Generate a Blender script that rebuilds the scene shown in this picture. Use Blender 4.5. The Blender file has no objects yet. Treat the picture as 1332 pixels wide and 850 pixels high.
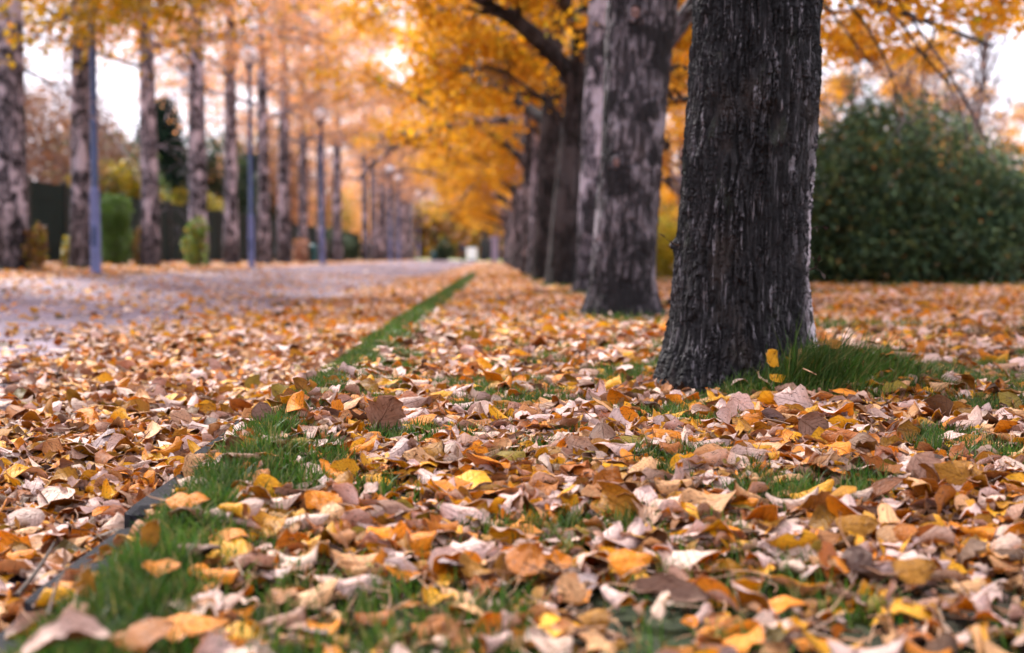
import bpy, math, random
import numpy as np
from mathutils import Vector, Euler

PI = math.pi
rad = math.radians
random.seed(7)
R = np.random.default_rng(11)
scene = bpy.context.scene
COL = scene.collection

# ------------------------------------------------------------------ camera
FPX = 1850.0
PITCH, YAW = math.atan(90 / FPX), math.atan(21 / FPX)
CAM = np.array([0.0, 0.0, 0.40])
cam_d = bpy.data.cameras.new('camera')
cam = bpy.data.objects.new('camera', cam_d)
COL.objects.link(cam)
cam.location = CAM
cam.rotation_euler = (PI / 2 - PITCH, 0, -YAW)
cam_d.sensor_width = 36.0
cam_d.lens = FPX / 1332 * 36
cam_d.clip_start, cam_d.clip_end = 0.02, 3000
cam_d.dof.use_dof = True
cam_d.dof.focus_distance = 3.1
cam_d.dof.aperture_fstop = 3.0
cam_d.dof.aperture_blades = 0
scene.camera = cam
_M = np.array(Euler((PI / 2 - PITCH, 0, -YAW)).to_matrix())


def at(px, py, d):
    """the point that shows at photograph pixel (px, py), d metres ahead"""
    v = _M @ np.array([(px - 666) / FPX, -(py - 425) / FPX, -1.0])
    return CAM + v * (d / v[1])


def on_ground(px, py, z=0.0):
    v = _M @ np.array([(px - 666) / FPX, -(py - 425) / FPX, -1.0])
    return CAM + v * ((z - CAM[2]) / v[2])


_MI = _M.T


def pix(p):
    q = (np.asarray(p) - CAM) @ _M
    return 666 + FPX * q[..., 0] / -q[..., 2], 425 - FPX * q[..., 1] / -q[..., 2]


# ------------------------------------------------------------------ noise
def _hash(ix, iy, s):
    h = (ix * 374761393 + iy * 668265263 + s * 2147483647 + 1013904223) & 0xFFFFFFFF
    h = ((h ^ (h >> 13)) * 1274126177) & 0xFFFFFFFF
    return ((h ^ (h >> 16)) & 0xFFFFFF) / float(0xFFFFFF)


def vn(x, y, s=0):
    x = np.asarray(x, float); y = np.asarray(y, float)
    ix = np.floor(x).astype(np.int64); iy = np.floor(y).astype(np.int64)
    fx = x - ix; fy = y - iy
    fx = fx * fx * (3 - 2 * fx); fy = fy * fy * (3 - 2 * fy)
    a = _hash(ix, iy, s); b = _hash(ix + 1, iy, s); c = _hash(ix, iy + 1, s); d = _hash(ix + 1, iy + 1, s)
    return (a * (1 - fx) + b * fx) * (1 - fy) + (c * (1 - fx) + d * fx) * fy


def fbm(x, y, s=0, o=4):
    t = 0; a = 0.5; n = 0
    for k in range(o):
        t = t + a * vn(x * 2 ** k, y * 2 ** k, s + 17 * k); n += a; a *= 0.5
    return t / n


def sst(a, b, x):
    t = np.clip((np.asarray(x, float) - a) / (b - a), 0, 1)
    return t * t * (3 - 2 * t)


# ------------------------------------------------------------------ mesh helpers
def mesh_np(name, verts, faces, attrs=None, smooth=True, mats=(), fmat=None):
    """verts (n,3); faces: list of (m,k) int arrays; attrs: {name: (n,3) colours or (n,) floats}"""
    me = bpy.data.meshes.new(name)
    verts = np.ascontiguousarray(verts, dtype=np.float32)
    faces = [np.asarray(f, dtype=np.int32) for f in faces if len(f)]
    nl = sum(f.size for f in faces); nf = sum(len(f) for f in faces)
    me.vertices.add(len(verts)); me.vertices.foreach_set('co', verts.ravel())
    me.loops.add(nl); me.polygons.add(nf)
    li = np.concatenate([f.ravel() for f in faces])
    tot = np.concatenate([np.full(len(f), f.shape[1], np.int32) for f in faces])
    st = np.concatenate([[0], np.cumsum(tot)[:-1]]).astype(np.int32)
    me.loops.foreach_set('vertex_index', li)
    me.polygons.foreach_set('loop_start', st)
    me.polygons.foreach_set('loop_total', tot)
    me.polygons.foreach_set('use_smooth', np.full(nf, bool(smooth)))
    for m in mats:
        me.materials.append(m)
    if fmat is not None:
        me.polygons.foreach_set('material_index', np.asarray(fmat, np.int32))
    for k, a in (attrs or {}).items():
        a = np.asarray(a, np.float32)
        if a.ndim == 2:
            at_ = me.attributes.new(k, 'FLOAT_VECTOR', 'POINT')
            at_.data.foreach_set('vector', np.ascontiguousarray(a).ravel())
        else:
            at_ = me.attributes.new(k, 'FLOAT', 'POINT')
            at_.data.foreach_set('value', a)
    me.update(calc_edges=True)
    return me


class MB:
    """collects pieces into one mesh"""
    def __init__(s):
        s.v = []; s.f = []; s.m = []; s.n = 0; s.a = {}

    def add(s, v, f, mat=0):
        v = np.asarray(v, float)
        for q in ([f] if isinstance(f, np.ndarray) else f):
            q = np.asarray(q)
            if len(q):
                s.f.append(q + s.n); s.m.append(np.full(len(q), mat))
        s.v.append(v); s.n += len(v)

    def tube(s, pts, rr, n=8, cap=True, mat=0, wob=0.0, seed=0):
        pts = np.asarray(pts, float); rr = np.broadcast_to(np.asarray(rr, float), (len(pts),))
        t = np.gradient(pts, axis=0); t /= np.linalg.norm(t, axis=1)[:, None] + 1e-9
        ref = np.array([1.0, 0, 0]) if abs(t[0][0]) < 0.8 else np.array([0, 1.0, 0])
        b = np.cross(t, ref); b /= np.linalg.norm(b, axis=1)[:, None] + 1e-9
        c = np.cross(b, t)
        an = np.arange(n) * 2 * PI / n
        r = rr[:, None] * np.ones(n)
        if wob:
            zz = np.linspace(0, len(pts), len(pts))
            r = r * (1 + wob * (fbm(3 + 1.6 * np.cos(an)[None] + seed, zz[:, None] * 0.5 + 1.6 * np.sin(an)[None], seed) - 0.5) * 2)
        v = pts[:, None] + r[..., None] * (np.cos(an)[None, :, None] * c[:, None] + np.sin(an)[None, :, None] * b[:, None])
        k = len(pts)
        i = np.arange(k - 1)[:, None] * n; j = np.arange(n)[None]; j2 = (j + 1) % n
        f = np.stack([i + j, i + n + j, i + n + j2, i + j2], -1).reshape(-1, 4)[:, ::-1]
        fs = [f]
        if cap:
            fs += [np.arange(n)[None], (np.arange(n)[::-1] + (k - 1) * n)[None]]
        s.add(v.reshape(-1, 3), fs, mat)

    def box(s, c, d, mat=0, bev=0.0, rz=0.0):
        x, y, z = np.asarray(d, float) / 2
        b = min(bev, x * .9, y * .9, z * .9)
        if b <= 0:
            v = np.array([[i * x, j * y, k * z] for i in (-1, 1) for j in (-1, 1) for k in (-1, 1)], float)
            fs = [np.array([[0, 1, 3, 2], [4, 6, 7, 5], [0, 4, 5, 1], [2, 3, 7, 6], [0, 2, 6, 4], [1, 5, 7, 3]])]
        else:
            ring = []
            for zz, ins in ((-z, b), (-z + b, 0), (z - b, 0), (z, b)):
                for sx, sy, o in ((-1, -1, 0), (1, -1, 1), (1, 1, 0), (-1, 1, 1)):
                    p = [(sx * (x - ins), sy * (y - ins - b), zz), (sx * (x - ins - b), sy * (y - ins), zz)]
                    ring.append(p if o == 0 else p[::-1])
            # order each corner so that the ring runs counter-clockwise
            v = []
            for L in range(4):
                for q in range(4):
                    v += ring[L * 4 + q]
            v = np.array(v, float)
            n = 8
            i = np.arange(3)[:, None] * n; j = np.arange(n)[None]; j2 = (j + 1) % n
            f = np.stack([i + j, i + j2, i + n + j2, i + n + j], -1).reshape(-1, 4)
            fs = [f, np.arange(n)[::-1][None], (np.arange(n) + 3 * n)[None]]
        if rz:
            cz, sz = math.cos(rz), math.sin(rz)
            v = np.stack([v[:, 0] * cz - v[:, 1] * sz, v[:, 0] * sz + v[:, 1] * cz, v[:, 2]], 1)
        s.add(v + np.asarray(c, float), fs, mat)

    def lathe(s, prof, c=(0, 0, 0), n=20, mat=0):
        prof = np.asarray(prof, float)
        an = np.arange(n) * 2 * PI / n
        v = np.stack([prof[:, 0, None] * np.cos(an), prof[:, 0, None] * np.sin(an), np.repeat(prof[:, 1, None], n, 1)], -1)
        k = len(prof)
        i = np.arange(k - 1)[:, None] * n; j = np.arange(n)[None]; j2 = (j + 1) % n
        f = np.stack([i + j, i + j2, i + n + j2, i + n + j], -1).reshape(-1, 4)
        s.add(v.reshape(-1, 3) + np.asarray(c, float), [f, np.arange(n)[::-1][None], (np.arange(n) + (k - 1) * n)[None]], mat)

    def mesh(s, name, mats, smooth=True):
        quads = {}
        v = np.concatenate(s.v)
        return mesh_np(name, v, s.f, smooth=smooth, mats=mats, fmat=np.concatenate(s.m))


def link(name, me, parent=None, loc=None):
    o = bpy.data.objects.new(name, me)
    COL.objects.link(o)
    if parent is not None:
        o.parent = parent
    if loc is not None:
        o.location = loc
    return o


def tag(o, label=None, cat=None, group=None, kind=None):
    if label: o['label'] = label
    if cat: o['category'] = cat
    if group: o['group'] = group
    if kind: o['kind'] = kind
    return o


def thing(name, label, cat, loc=(0, 0, 0), rz=0.0, group=None):
    o = bpy.data.objects.new(name, None)
    o.empty_display_size = 0.1
    COL.objects.link(o)
    o.location = loc; o.rotation_euler = (0, 0, rz)
    return tag(o, label, cat, group)


# ------------------------------------------------------------------ materials
class NT:
    def __init__(s, name):
        s.mat = bpy.data.materials.new(name); s.mat.use_nodes = True
        s.t = s.mat.node_tree; s.t.nodes.clear()
        s.out = s.n('ShaderNodeOutputMaterial')

    def n(s, typ, **kw):
        nd = s.t.nodes.new(typ)
        for k, v in kw.items():
            setattr(nd, k, v)
        return nd

    def l(s, a, b):
        s.t.links.new(a, b)

    def set(s, sock, v):
        if isinstance(v, bpy.types.NodeSocket):
            s.l(v, sock)
        elif isinstance(v, (tuple, list)) and len(v) == 3 and sock.type == 'RGBA':
            sock.default_value = (*v, 1)
        else:
            sock.default_value = v

    def mix(s, f, a, b, mode='MIX'):
        m = s.n('ShaderNodeMix', data_type='RGBA', blend_type=mode)
        s.set(m.inputs[0], f); s.set(m.inputs[6], a); s.set(m.inputs[7], b)
        return m.outputs[2]

    def math(s, op, a, b=0.0, c=0.0, clamp=False):
        m = s.n('ShaderNodeMath', operation=op, use_clamp=clamp)
        s.set(m.inputs[0], a); s.set(m.inputs[1], b); s.set(m.inputs[2], c)
        return m.outputs[0]

    def rng(s, v, a, b, c=0.0, d=1.0, smooth=True):
        m = s.n('ShaderNodeMapRange', interpolation_type='SMOOTHSTEP' if smooth else 'LINEAR')
        s.set(m.inputs[0], v)
        for i, q in enumerate((a, b, c, d)):
            s.set(m.inputs[1 + i], q)
        return m.outputs[0]

    def pos(s, scale=(1, 1, 1), obj=False, vec=None, loc=(0, 0, 0)):
        if vec is None:
            g = s.n('ShaderNodeTexCoord').outputs['Object'] if obj else s.n('ShaderNodeNewGeometry').outputs['Position']
        else:
            g = vec
        m = s.n('ShaderNodeMapping'); s.l(g, m.inputs[0]); m.inputs['Scale'].default_value = scale
        m.inputs['Location'].default_value = loc
        return m.outputs[0]

    def noise(s, vec, scale, detail=4.0, rough=0.55, dist=0.0, col=False):
        m = s.n('ShaderNodeTexNoise'); s.l(vec, m.inputs['Vector'])
        m.inputs['Scale'].default_value = scale; m.inputs['Detail'].default_value = detail
        m.inputs['Roughness'].default_value = rough; m.inputs['Distortion'].default_value = dist
        return m.outputs['Color'] if col else m.outputs['Fac']

    def voro(s, vec, scale, feature='F1', out='Distance', rand=1.0):
        m = s.n('ShaderNodeTexVoronoi', feature=feature); s.l(vec, m.inputs['Vector'])
        m.inputs['Scale'].default_value = scale
        m.inputs['Randomness'].default_value = rand
        return m.outputs[out]

    def ramp(s, f, stops, interp='LINEAR'):
        m = s.n('ShaderNodeValToRGB'); e = m.color_ramp.elements
        m.color_ramp.interpolation = interp
        while len(e) < len(stops): e.new(0.5)
        for q, (p, c) in zip(e, stops):
            q.position = p; q.color = (*c, 1)
        s.l(f, m.inputs[0])
        return m.outputs[0]

    def attr(s, name, out='Vector'):
        return s.n('ShaderNodeAttribute', attribute_name=name).outputs[out]

    def bump(s, h, strength=0.5, dist=0.01):
        m = s.n('ShaderNodeBump'); m.inputs['Strength'].default_value = strength; m.inputs['Distance'].default_value = dist
        s.l(h, m.inputs['Height'])
        return m.outputs[0]

    def bsdf(s, col, rough=0.8, nrm=None, spec=0.3, trans=0.0, tcol=None, metal=0.0, emit=None):
        b = s.n('ShaderNodeBsdfPrincipled')
        s.set(b.inputs['Base Color'], col); s.set(b.inputs['Roughness'], rough)
        b.inputs['Specular IOR Level'].default_value = spec; b.inputs['Metallic'].default_value = metal
        if nrm is not None: s.l(nrm, b.inputs['Normal'])
        if emit:
            b.inputs['Emission Color'].default_value = (*emit[0], 1); b.inputs['Emission Strength'].default_value = emit[1]
        o = b.outputs[0]
        if trans:
            t = s.n('ShaderNodeBsdfTranslucent'); s.set(t.inputs[0], tcol if tcol is not None else col)
            if nrm is not None: s.l(nrm, t.inputs['Normal'])
            m = s.n('ShaderNodeMixShader'); m.inputs[0].default_value = trans
            s.l(o, m.inputs[1]); s.l(t.outputs[0], m.inputs[2]); o = m.outputs[0]
        s.l(o, s.out.inputs[0])
        return s.mat


def m_leaf():
    """fallen leaf: own colour per leaf and side, ribs, blotches, dry edges"""
    t = NT('fallen_leaf')
    c = t.attr('tint', 'Color'); lc = t.attr('leafco')
    x = t.n('ShaderNodeSeparateXYZ'); t.l(lc, x.inputs[0])
    u, v = x.outputs[0], x.outputs[1]
    av = t.math('ABSOLUTE', v)
    mid = t.rng(av, 0.0, 0.05, 1.0, 0.0)
    vein = t.math('FRACT', t.math('MULTIPLY', t.math('SUBTRACT', u, t.math('MULTIPLY', av, 0.28)), 8.0))
    vein = t.rng(t.math('ABSOLUTE', t.math('SUBTRACT', vein, 0.5)), 0.0, 0.09, 1.0, 0.0)
    vein = t.math('MAXIMUM', mid, t.math('MULTIPLY', vein, 0.55))
    c1 = t.mix(t.math('MULTIPLY', vein, 0.55), c, t.mix(1.0, c, (0.62, 0.5, 0.42), 'MULTIPLY'))
    n1 = t.noise(lc, 3.2, 5, 0.65)
    big = t.noise(lc, 1.3, 3)
    c2 = t.mix(t.rng(n1, 0.56, 0.68, 0, 0.85), c1, t.mix(1.0, c1, (0.32, 0.2, 0.14), 'MULTIPLY'))
    sp = t.noise(lc, 11.0, 2, 0.5)
    c2 = t.mix(t.rng(sp, 0.62, 0.68, 0, 0.75), c2, (0.05, 0.025, 0.015))
    c3 = t.mix(t.rng(big, 0.42, 0.75, 0, 0.35), c2, t.mix(1.0, c2, (1.1, 0.9, 0.7), 'MULTIPLY'))
    edge = t.rng(t.math('ADD', av, t.math('MULTIPLY', n1, 0.5)), 1.12, 1.3, 0, 0.6)
    c3 = t.mix(edge, c3, t.mix(1.0, c3, (0.45, 0.3, 0.22), 'MULTIPLY'))
    h = t.math('ADD', t.math('MULTIPLY', vein, 0.6), t.math('MULTIPLY', t.noise(lc, 6.0, 4, 0.6), 0.9))
    return t.bsdf(c3, 0.5, t.bump(h, 0.8, 0.006), 0.25, trans=0.28)


def m_crown(name, trans=0.45):
    t = NT(name)
    c = t.attr('tint', 'Color')
    n = t.noise(t.pos((1, 1, 1)), 30, 2)
    c = t.mix(t.rng(n, 0.3, 0.7, 0, 0.4), c, t.mix(1.0, c, (0.75, 0.6, 0.5), 'MULTIPLY'))
    return t.bsdf(c, 0.6, None, 0.25, trans=trans, tcol=t.mix(1.0, c, (1.15, 1.0, 0.7), 'MULTIPLY'))


def m_grass():
    t = NT('grass_blade')
    c = t.attr('tint', 'Color')
    return t.bsdf(c, 0.5, None, 0.3, trans=0.3)


def m_bark_dark():
    """near trunk: charcoal plates, faces paler in patches where raised, pale lichen, reddish bark in a few cracks"""
    t = NT('dark_fissured_bark')
    p = t.pos((1, 1, 0.28), obj=True)
    pf = t.pos((1, 1, 0.5), obj=True)
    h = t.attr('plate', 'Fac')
    n = t.noise(p, 60, 6, 0.7)
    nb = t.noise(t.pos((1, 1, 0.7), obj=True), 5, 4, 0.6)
    g = t.noise(pf, 190, 4, 0.7)
    c = t.ramp(n, [(0.38, (0.0035, 0.003, 0.0034)), (0.54, (0.010, 0.0088, 0.0096)), (0.74, (0.045, 0.040, 0.043))])
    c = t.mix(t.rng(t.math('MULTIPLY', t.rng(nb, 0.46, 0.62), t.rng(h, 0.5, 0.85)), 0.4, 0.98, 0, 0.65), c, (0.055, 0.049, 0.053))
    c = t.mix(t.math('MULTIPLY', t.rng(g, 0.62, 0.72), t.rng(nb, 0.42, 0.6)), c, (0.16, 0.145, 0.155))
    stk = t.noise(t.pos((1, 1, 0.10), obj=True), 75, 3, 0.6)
    c = t.mix(t.rng(t.noise(t.pos((1, 1, 0.45), obj=True, loc=(5, 2, 1)), 6, 4, 0.65), 0.54, 0.66, 0, 0.6), c, (0.040, 0.029, 0.024))
    c = t.mix(t.rng(t.noise(t.pos((1, 1, 0.7), obj=True, loc=(1, 8, 3)), 9, 4, 0.7), 0.60, 0.68, 0, 0.45), c, (0.034, 0.040, 0.026))
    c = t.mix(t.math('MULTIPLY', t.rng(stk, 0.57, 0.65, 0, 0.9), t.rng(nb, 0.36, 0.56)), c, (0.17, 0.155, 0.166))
    red = t.noise(t.pos((1, 1, 0.06), obj=True), 22, 2)
    c = t.mix(t.math('MULTIPLY', t.rng(red, 0.70, 0.74, 0, 0.8), t.rng(h, 0.55, 0.25)), c, (0.10, 0.062, 0.058))
    li = t.math('MULTIPLY', t.attr('lichen', 'Fac'), t.rng(t.noise(pf, 40, 5, 0.7), 0.47, 0.54))
    c = t.mix(li, c, (0.70, 0.62, 0.65))
    hh = t.math('ADD', t.math('MULTIPLY', n, 0.8), t.math('MULTIPLY', g, 0.6))
    return t.bsdf(c, 0.62, t.bump(hh, 0.9, 0.008), 0.22)


def m_bark(name, pale, mid, dark, dark_amt=0.5, base_h=0.9, warm=(0.16, 0.1, 0.085), patch=0.0):
    t = NT(name)
    po = t.pos((1, 1, 1), obj=True)
    info = t.n('ShaderNodeObjectInfo').outputs['Random']
    off = t.n('ShaderNodeCombineXYZ'); t.l(t.math('MULTIPLY', info, 37.0), off.inputs[0]); t.l(t.math('MULTIPLY', info, 91.0), off.inputs[2])
    ad = t.n('ShaderNodeVectorMath', operation='ADD'); t.l(po, ad.inputs[0]); t.l(off.outputs[0], ad.inputs[1])
    v = ad.outputs[0]
    fine = t.noise(t.pos((1, 1, 0.16), vec=v), 38, 5, 0.7)
    hor = t.noise(t.pos((1, 1, 1.5), vec=v), 3.4, 4, 0.62, 0.4)
    blot = t.noise(t.pos((1, 1, 0.55), vec=v), 3.2, 4, 0.6)
    z = t.n('ShaderNodeSeparateXYZ'); t.l(po, z.inputs[0])
    low = t.rng(t.math('ADD', z.outputs[2], t.math('MULTIPLY', t.math('SUBTRACT', blot, 0.5), 1.6)), base_h * 0.35, base_h * 1.3, 1.0, 0.0)
    c = t.ramp(fine, [(0.36, dark), (0.5, mid), (0.66, pale)])
    c = t.mix(t.rng(hor, 0.60 - 0.13 * dark_amt, 0.62 - 0.05 * dark_amt, 0, 0.92), c, dark)
    c = t.mix(t.rng(blot, 0.58, 0.72, 0, 0.55), c, warm)
    c = t.mix(t.rng(t.noise(t.pos((1, 1, 0.55), vec=v, loc=(3, 1, 7)), 4.2, 4, 0.62), 0.50 + patch, 0.58 + patch, 0, 0.85), c, pale)
    c = t.mix(t.math('MULTIPLY', low, t.rng(fine, 0.68, 0.42, 0.35, 0.9)), c, tuple(q * 0.8 for q in dark))
    return t.bsdf(c, 0.8, t.bump(t.math('ADD', fine, t.math('MULTIPLY', hor, 0.6)), 0.9, 0.02), 0.25)


def m_simple(name, col, rough=0.7, spec=0.3, var=0.2, scale=8.0, bump=0.0, metal=0.0, emit=None):
    t = NT(name)
    p = t.pos(obj=True)
    n = t.noise(p, scale, 4, 0.6)
    c = t.mix(t.rng(n, 0.3, 0.7, 0, 1), tuple(q * (1 - var) for q in col), tuple(min(1, q * (1 + var)) for q in col))
    return t.bsdf(c, t.rng(n, 0.2, 0.8, rough * 0.85, min(1, rough * 1.1)), t.bump(n, bump, 0.01) if bump else None, spec, metal=metal, emit=emit)


def litter_color(t, p, scale):
    vcol = t.voro(p, scale, out='Color')
    x = t.n('ShaderNodeSeparateColor'); t.l(vcol, x.inputs[0])
    c = t.ramp(x.outputs[0], [(0.0, (0.40, 0.25, 0.19)), (0.22, (0.50, 0.34, 0.28)), (0.42, (0.52, 0.21, 0.025)), (0.6, (0.34, 0.14, 0.02)),
                              (0.74, (0.46, 0.28, 0.14)), (0.9, (0.12, 0.055, 0.025))], 'CONSTANT')
    return c, x.outputs[1]


def m_ground():
    t = NT('park_ground')
    p = t.pos()
    x = t.n('ShaderNodeSeparateXYZ'); t.l(p, x.inputs[0])
    lit, rv = litter_color(t, t.pos((1, 1, 0.2)), 17.0)
    n = t.noise(p, 3.0, 5, 0.6); n2 = t.noise(p, 60, 4, 0.7); nl = t.noise(p, 0.5, 3)
    soil = t.ramp(n2, [(0.3, (0.012, 0.010, 0.007)), (0.7, (0.045, 0.032, 0.02))])
    gr = t.ramp(n2, [(0.3, (0.010, 0.016, 0.005)), (0.7, (0.030, 0.042, 0.012))])
    base = t.mix(t.rng(n, 0.4, 0.56), soil, gr)
    far = t.rng(x.outputs[1], 5, 13)
    cover = t.math('MULTIPLY', t.rng(t.math('ADD', rv, t.math('MULTIPLY', t.math('SUBTRACT', n, 0.5), 1.4)), 0.1, 0.16), far)
    # leaves thin out into open lawn far away
    lawn = t.math('MULTIPLY', t.rng(x.outputs[1], 118, 128), 1.0)
    cover = t.math('MULTIPLY', cover, t.math('SUBTRACT', 1.0, t.math('MULTIPLY', lawn, 0.9)))
    base = t.mix(lawn, base, (0.13, 0.2, 0.045))
    c = t.mix(cover, base, lit)
    hb = t.math('ADD', n2, t.math('MULTIPLY', t.voro(p, 17.0), 1.0))
    return t.bsdf(c, 0.85, t.bump(hb, 0.6, 0.02), 0.2)


def m_road():
    t = NT('worn_asphalt')
    p = t.pos()
    x = t.n('ShaderNodeSeparateXYZ'); t.l(p, x.inputs[0])
    agg = t.voro(p, 130, out='Color'); xs = t.n('ShaderNodeSeparateColor'); t.l(agg, xs.inputs[0])
    n = t.noise(p, 1.4, 5, 0.6); n2 = t.noise(p, 40, 3)
    a = t.ramp(xs.outputs[0], [(0.0, (0.085, 0.056, 0.084)), (0.5, (0.17, 0.117, 0.163)), (1.0, (0.31, 0.23, 0.30))])
    a = t.mix(t.rng(n, 0.35, 0.7, 0, 0.6), a, (0.07, 0.055, 0.075))
    a = t.mix(t.rng(n2, 0.52, 0.66, 0, 0.6), a, (0.10, 0.07, 0.07)); a = t.mix(t.rng(t.noise(p, 14, 4, 0.7), 0.55, 0.65, 0, 0.4), a, (0.24, 0.17, 0.18))
    trk = t.noise(t.pos((1.1, 0.05, 1)), 2.2, 4, 0.6)
    a = t.mix(t.rng(trk, 0.45, 0.62, 0, 0.55), a, t.mix(1.0, a, (0.62, 0.58, 0.62), 'MULTIPLY'))
    crk = t.voro(t.pos((0.6, 0.35, 1)), 1.6, 'DISTANCE_TO_EDGE')
    a = t.mix(t.rng(crk, 0.0, 0.012, 0.8, 0.0), a, (0.03, 0.025, 0.028))
    lit, rv = litter_color(t, t.pos((1, 1, 0.2)), 17.0)
    near_kerb = t.rng(x.outputs[0], -1.85, -1.3)
    far_side = t.rng(x.outputs[0], -5.0, -6.2)
    m = t.math('MAXIMUM', t.math('MULTIPLY', near_kerb, 0.9), t.math('MULTIPLY', far_side, 0.7))
    m = t.math('MAXIMUM', m, 0.05)
    cover = t.math('MULTIPLY', t.rng(t.math('SUBTRACT', m, rv), 0.0, 0.05), t.rng(x.outputs[1], 6, 14))
    c = t.mix(cover, a, lit)
    return t.bsdf(c, 0.8, t.bump(xs.outputs[1], 0.4, 0.004), 0.3)


def m_stone():
    t = NT('kerb_stone')
    p = t.pos()
    n = t.noise(p, 9, 5, 0.65); f = t.noise(p, 85, 4, 0.75); g = t.noise(p, 400, 2)
    c = t.ramp(f, [(0.3, (0.008, 0.0075, 0.010)), (0.55, (0.022, 0.021, 0.027)), (0.8, (0.09, 0.085, 0.10))])
    c = t.mix(t.rng(n, 0.5, 0.7, 0, 0.7), c, (0.035, 0.032, 0.036))
    return t.bsdf(c, 0.75, t.bump(t.math('ADD', f, g), 1.0, 0.008), 0.1)


def m_fence():
    t = NT('dark_green_boards')
    p = t.pos(obj=True)
    x = t.n('ShaderNodeSeparateXYZ'); t.l(p, x.inputs[0])
    b = t.math('FRACT', t.math('MULTIPLY', x.outputs[1], 7.0))
    gap = t.rng(t.math('ABSOLUTE', t.math('SUBTRACT', b, 0.5)), 0.44, 0.49)
    n = t.noise(t.pos((4, 4, 0.3), obj=True), 6, 4)
    c = t.ramp(n, [(0.3, (0.006, 0.017, 0.018)), (0.7, (0.016, 0.034, 0.034))])
    return t.bsdf(c, 0.75, t.bump(t.math('SUBTRACT', t.math('MULTIPLY', n, 0.3), gap), 0.8, 0.01), 0.08)


M = {
    'leaf': m_leaf(), 'crown': m_crown('autumn_foliage', 0.48), 'shrub': m_crown('shrub_foliage', 0.3), 'grass': m_grass(),
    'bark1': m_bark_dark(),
    'bark2': m_bark('grey_knotted_bark', (0.26, 0.23, 0.26), (0.036, 0.031, 0.036), (0.007, 0.0062, 0.0075), 0.75, 0.5, (0.06, 0.042, 0.038), patch=0.05),
    'bark3': m_bark('pale_blotched_bark', (0.54, 0.48, 0.56), (0.095, 0.085, 0.106), (0.010, 0.0095, 0.012), 0.9, 0.9, (0.07, 0.055, 0.06), patch=0.02),
    'bark4': m_bark('blackish_bark', (0.07, 0.062, 0.068), (0.016, 0.014, 0.016), (0.005, 0.0045, 0.0052), 0.5, 0.8, (0.06, 0.045, 0.045)),
    'bark5': m_bark('brown_thin_bark', (0.2, 0.15, 0.15), (0.11, 0.08, 0.08), (0.05, 0.037, 0.037), 0.3, 0.3),
    'wood': m_simple('cut_branch_wood', (0.19, 0.115, 0.105), 0.8, 0.2, 0.4, 40, 0.5),
    'twig': m_simple('dry_twig', (0.055, 0.038, 0.03), 0.8, 0.2, 0.4, 60, 0.4),
    'straw': m_simple('dry_leaf_stalk', (0.42, 0.23, 0.13), 0.6, 0.3, 0.35, 60),
    'dry': m_simple('withered_leaf', (0.045, 0.028, 0.02), 0.7, 0.2, 0.4, 20),
    'ground': m_ground(), 'road': m_road(), 'stone': m_stone(), 'fence': m_fence(),
    'post': m_simple('fence_post_paint', (0.016, 0.021, 0.024), 0.6, 0.3, 0.2, 6),
    'pole': m_simple('blue_grey_pole_paint', (0.042, 0.075, 0.19), 0.5, 0.45, 0.15, 5),
    'sleeve': m_simple('pale_pole_paint', (0.12, 0.15, 0.33), 0.5, 0.45, 0.15, 5),
    'globe': m_simple('milk_glass', (0.85, 0.82, 0.85), 0.25, 0.5, 0.03, 4),
    'navy': m_simple('navy_cloth', (0.018, 0.03, 0.075), 0.85, 0.2, 0.2, 20),
    'jeans': m_simple('dark_denim', (0.025, 0.032, 0.055), 0.85, 0.2, 0.2, 20),
    'skin': m_simple('skin', (0.5, 0.3, 0.22), 0.55, 0.35, 0.05, 10),
    'hair': m_simple('dark_hair', (0.03, 0.02, 0.015), 0.6, 0.3, 0.2, 60),
    'shoe': m_simple('black_shoe', (0.02, 0.02, 0.02), 0.5, 0.4, 0.1, 20),
    'teal': m_simple('teal_paint', (0.012, 0.09, 0.105), 0.5, 0.4, 0.12, 6),
    'white': m_simple('white_paint', (0.78, 0.74, 0.78), 0.4, 0.5, 0.05, 4),
    'rubber': m_simple('black_rubber', (0.02, 0.02, 0.02), 0.8, 0.2, 0.1, 10),
    'dkglass': m_simple('dark_glass', (0.02, 0.025, 0.03), 0.1, 0.6, 0.1, 3),
    'lamp_red': m_simple('red_lens', (0.4, 0.02, 0.02), 0.3, 0.5, 0.05, 6),
    'pillar': m_simple('lavender_grey_stone', (0.36, 0.35, 0.52), 0.75, 0.3, 0.12, 5, 0.3),
    'shed': m_simple('charcoal_boards', (0.05, 0.045, 0.06), 0.8, 0.2, 0.25, 3, 0.3),
    'roofing': m_simple('grey_roofing', (0.09, 0.08, 0.09), 0.8, 0.2, 0.2, 6, 0.3),
}


# ------------------------------------------------------------------ terrain
KERB = -0.53
T1 = np.array([0.728, 4.25])
RIGHT = [(0.728, 4.25), (0.805, 8.9), (0.95, 14.1), (0.88, 18.8)] + [(0.86 + 0.06 * math.sin(k * 2.3), 23.5 + 4.75 * k) for k in range(22)]
LEFT = [(-7.4, 12.4), (-7.45, 17.1)] + [(x, y) for x, y in ((-7.42, 21.9), (-7.45, 25.8), (-7.40, 30.6), (-7.42, 35.6), (-7.45, 40.2), (-7.4, 45.6), (-7.42, 50.0), (-7.42, 55.0), (-7.4, 60.5), (-7.4, 66.5))] \
    + [(-7.4 + 0.05 * math.cos(k * 1.7), 71.5 + 4.9 * k) for k in range(12) if k not in (0, 1)]


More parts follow.
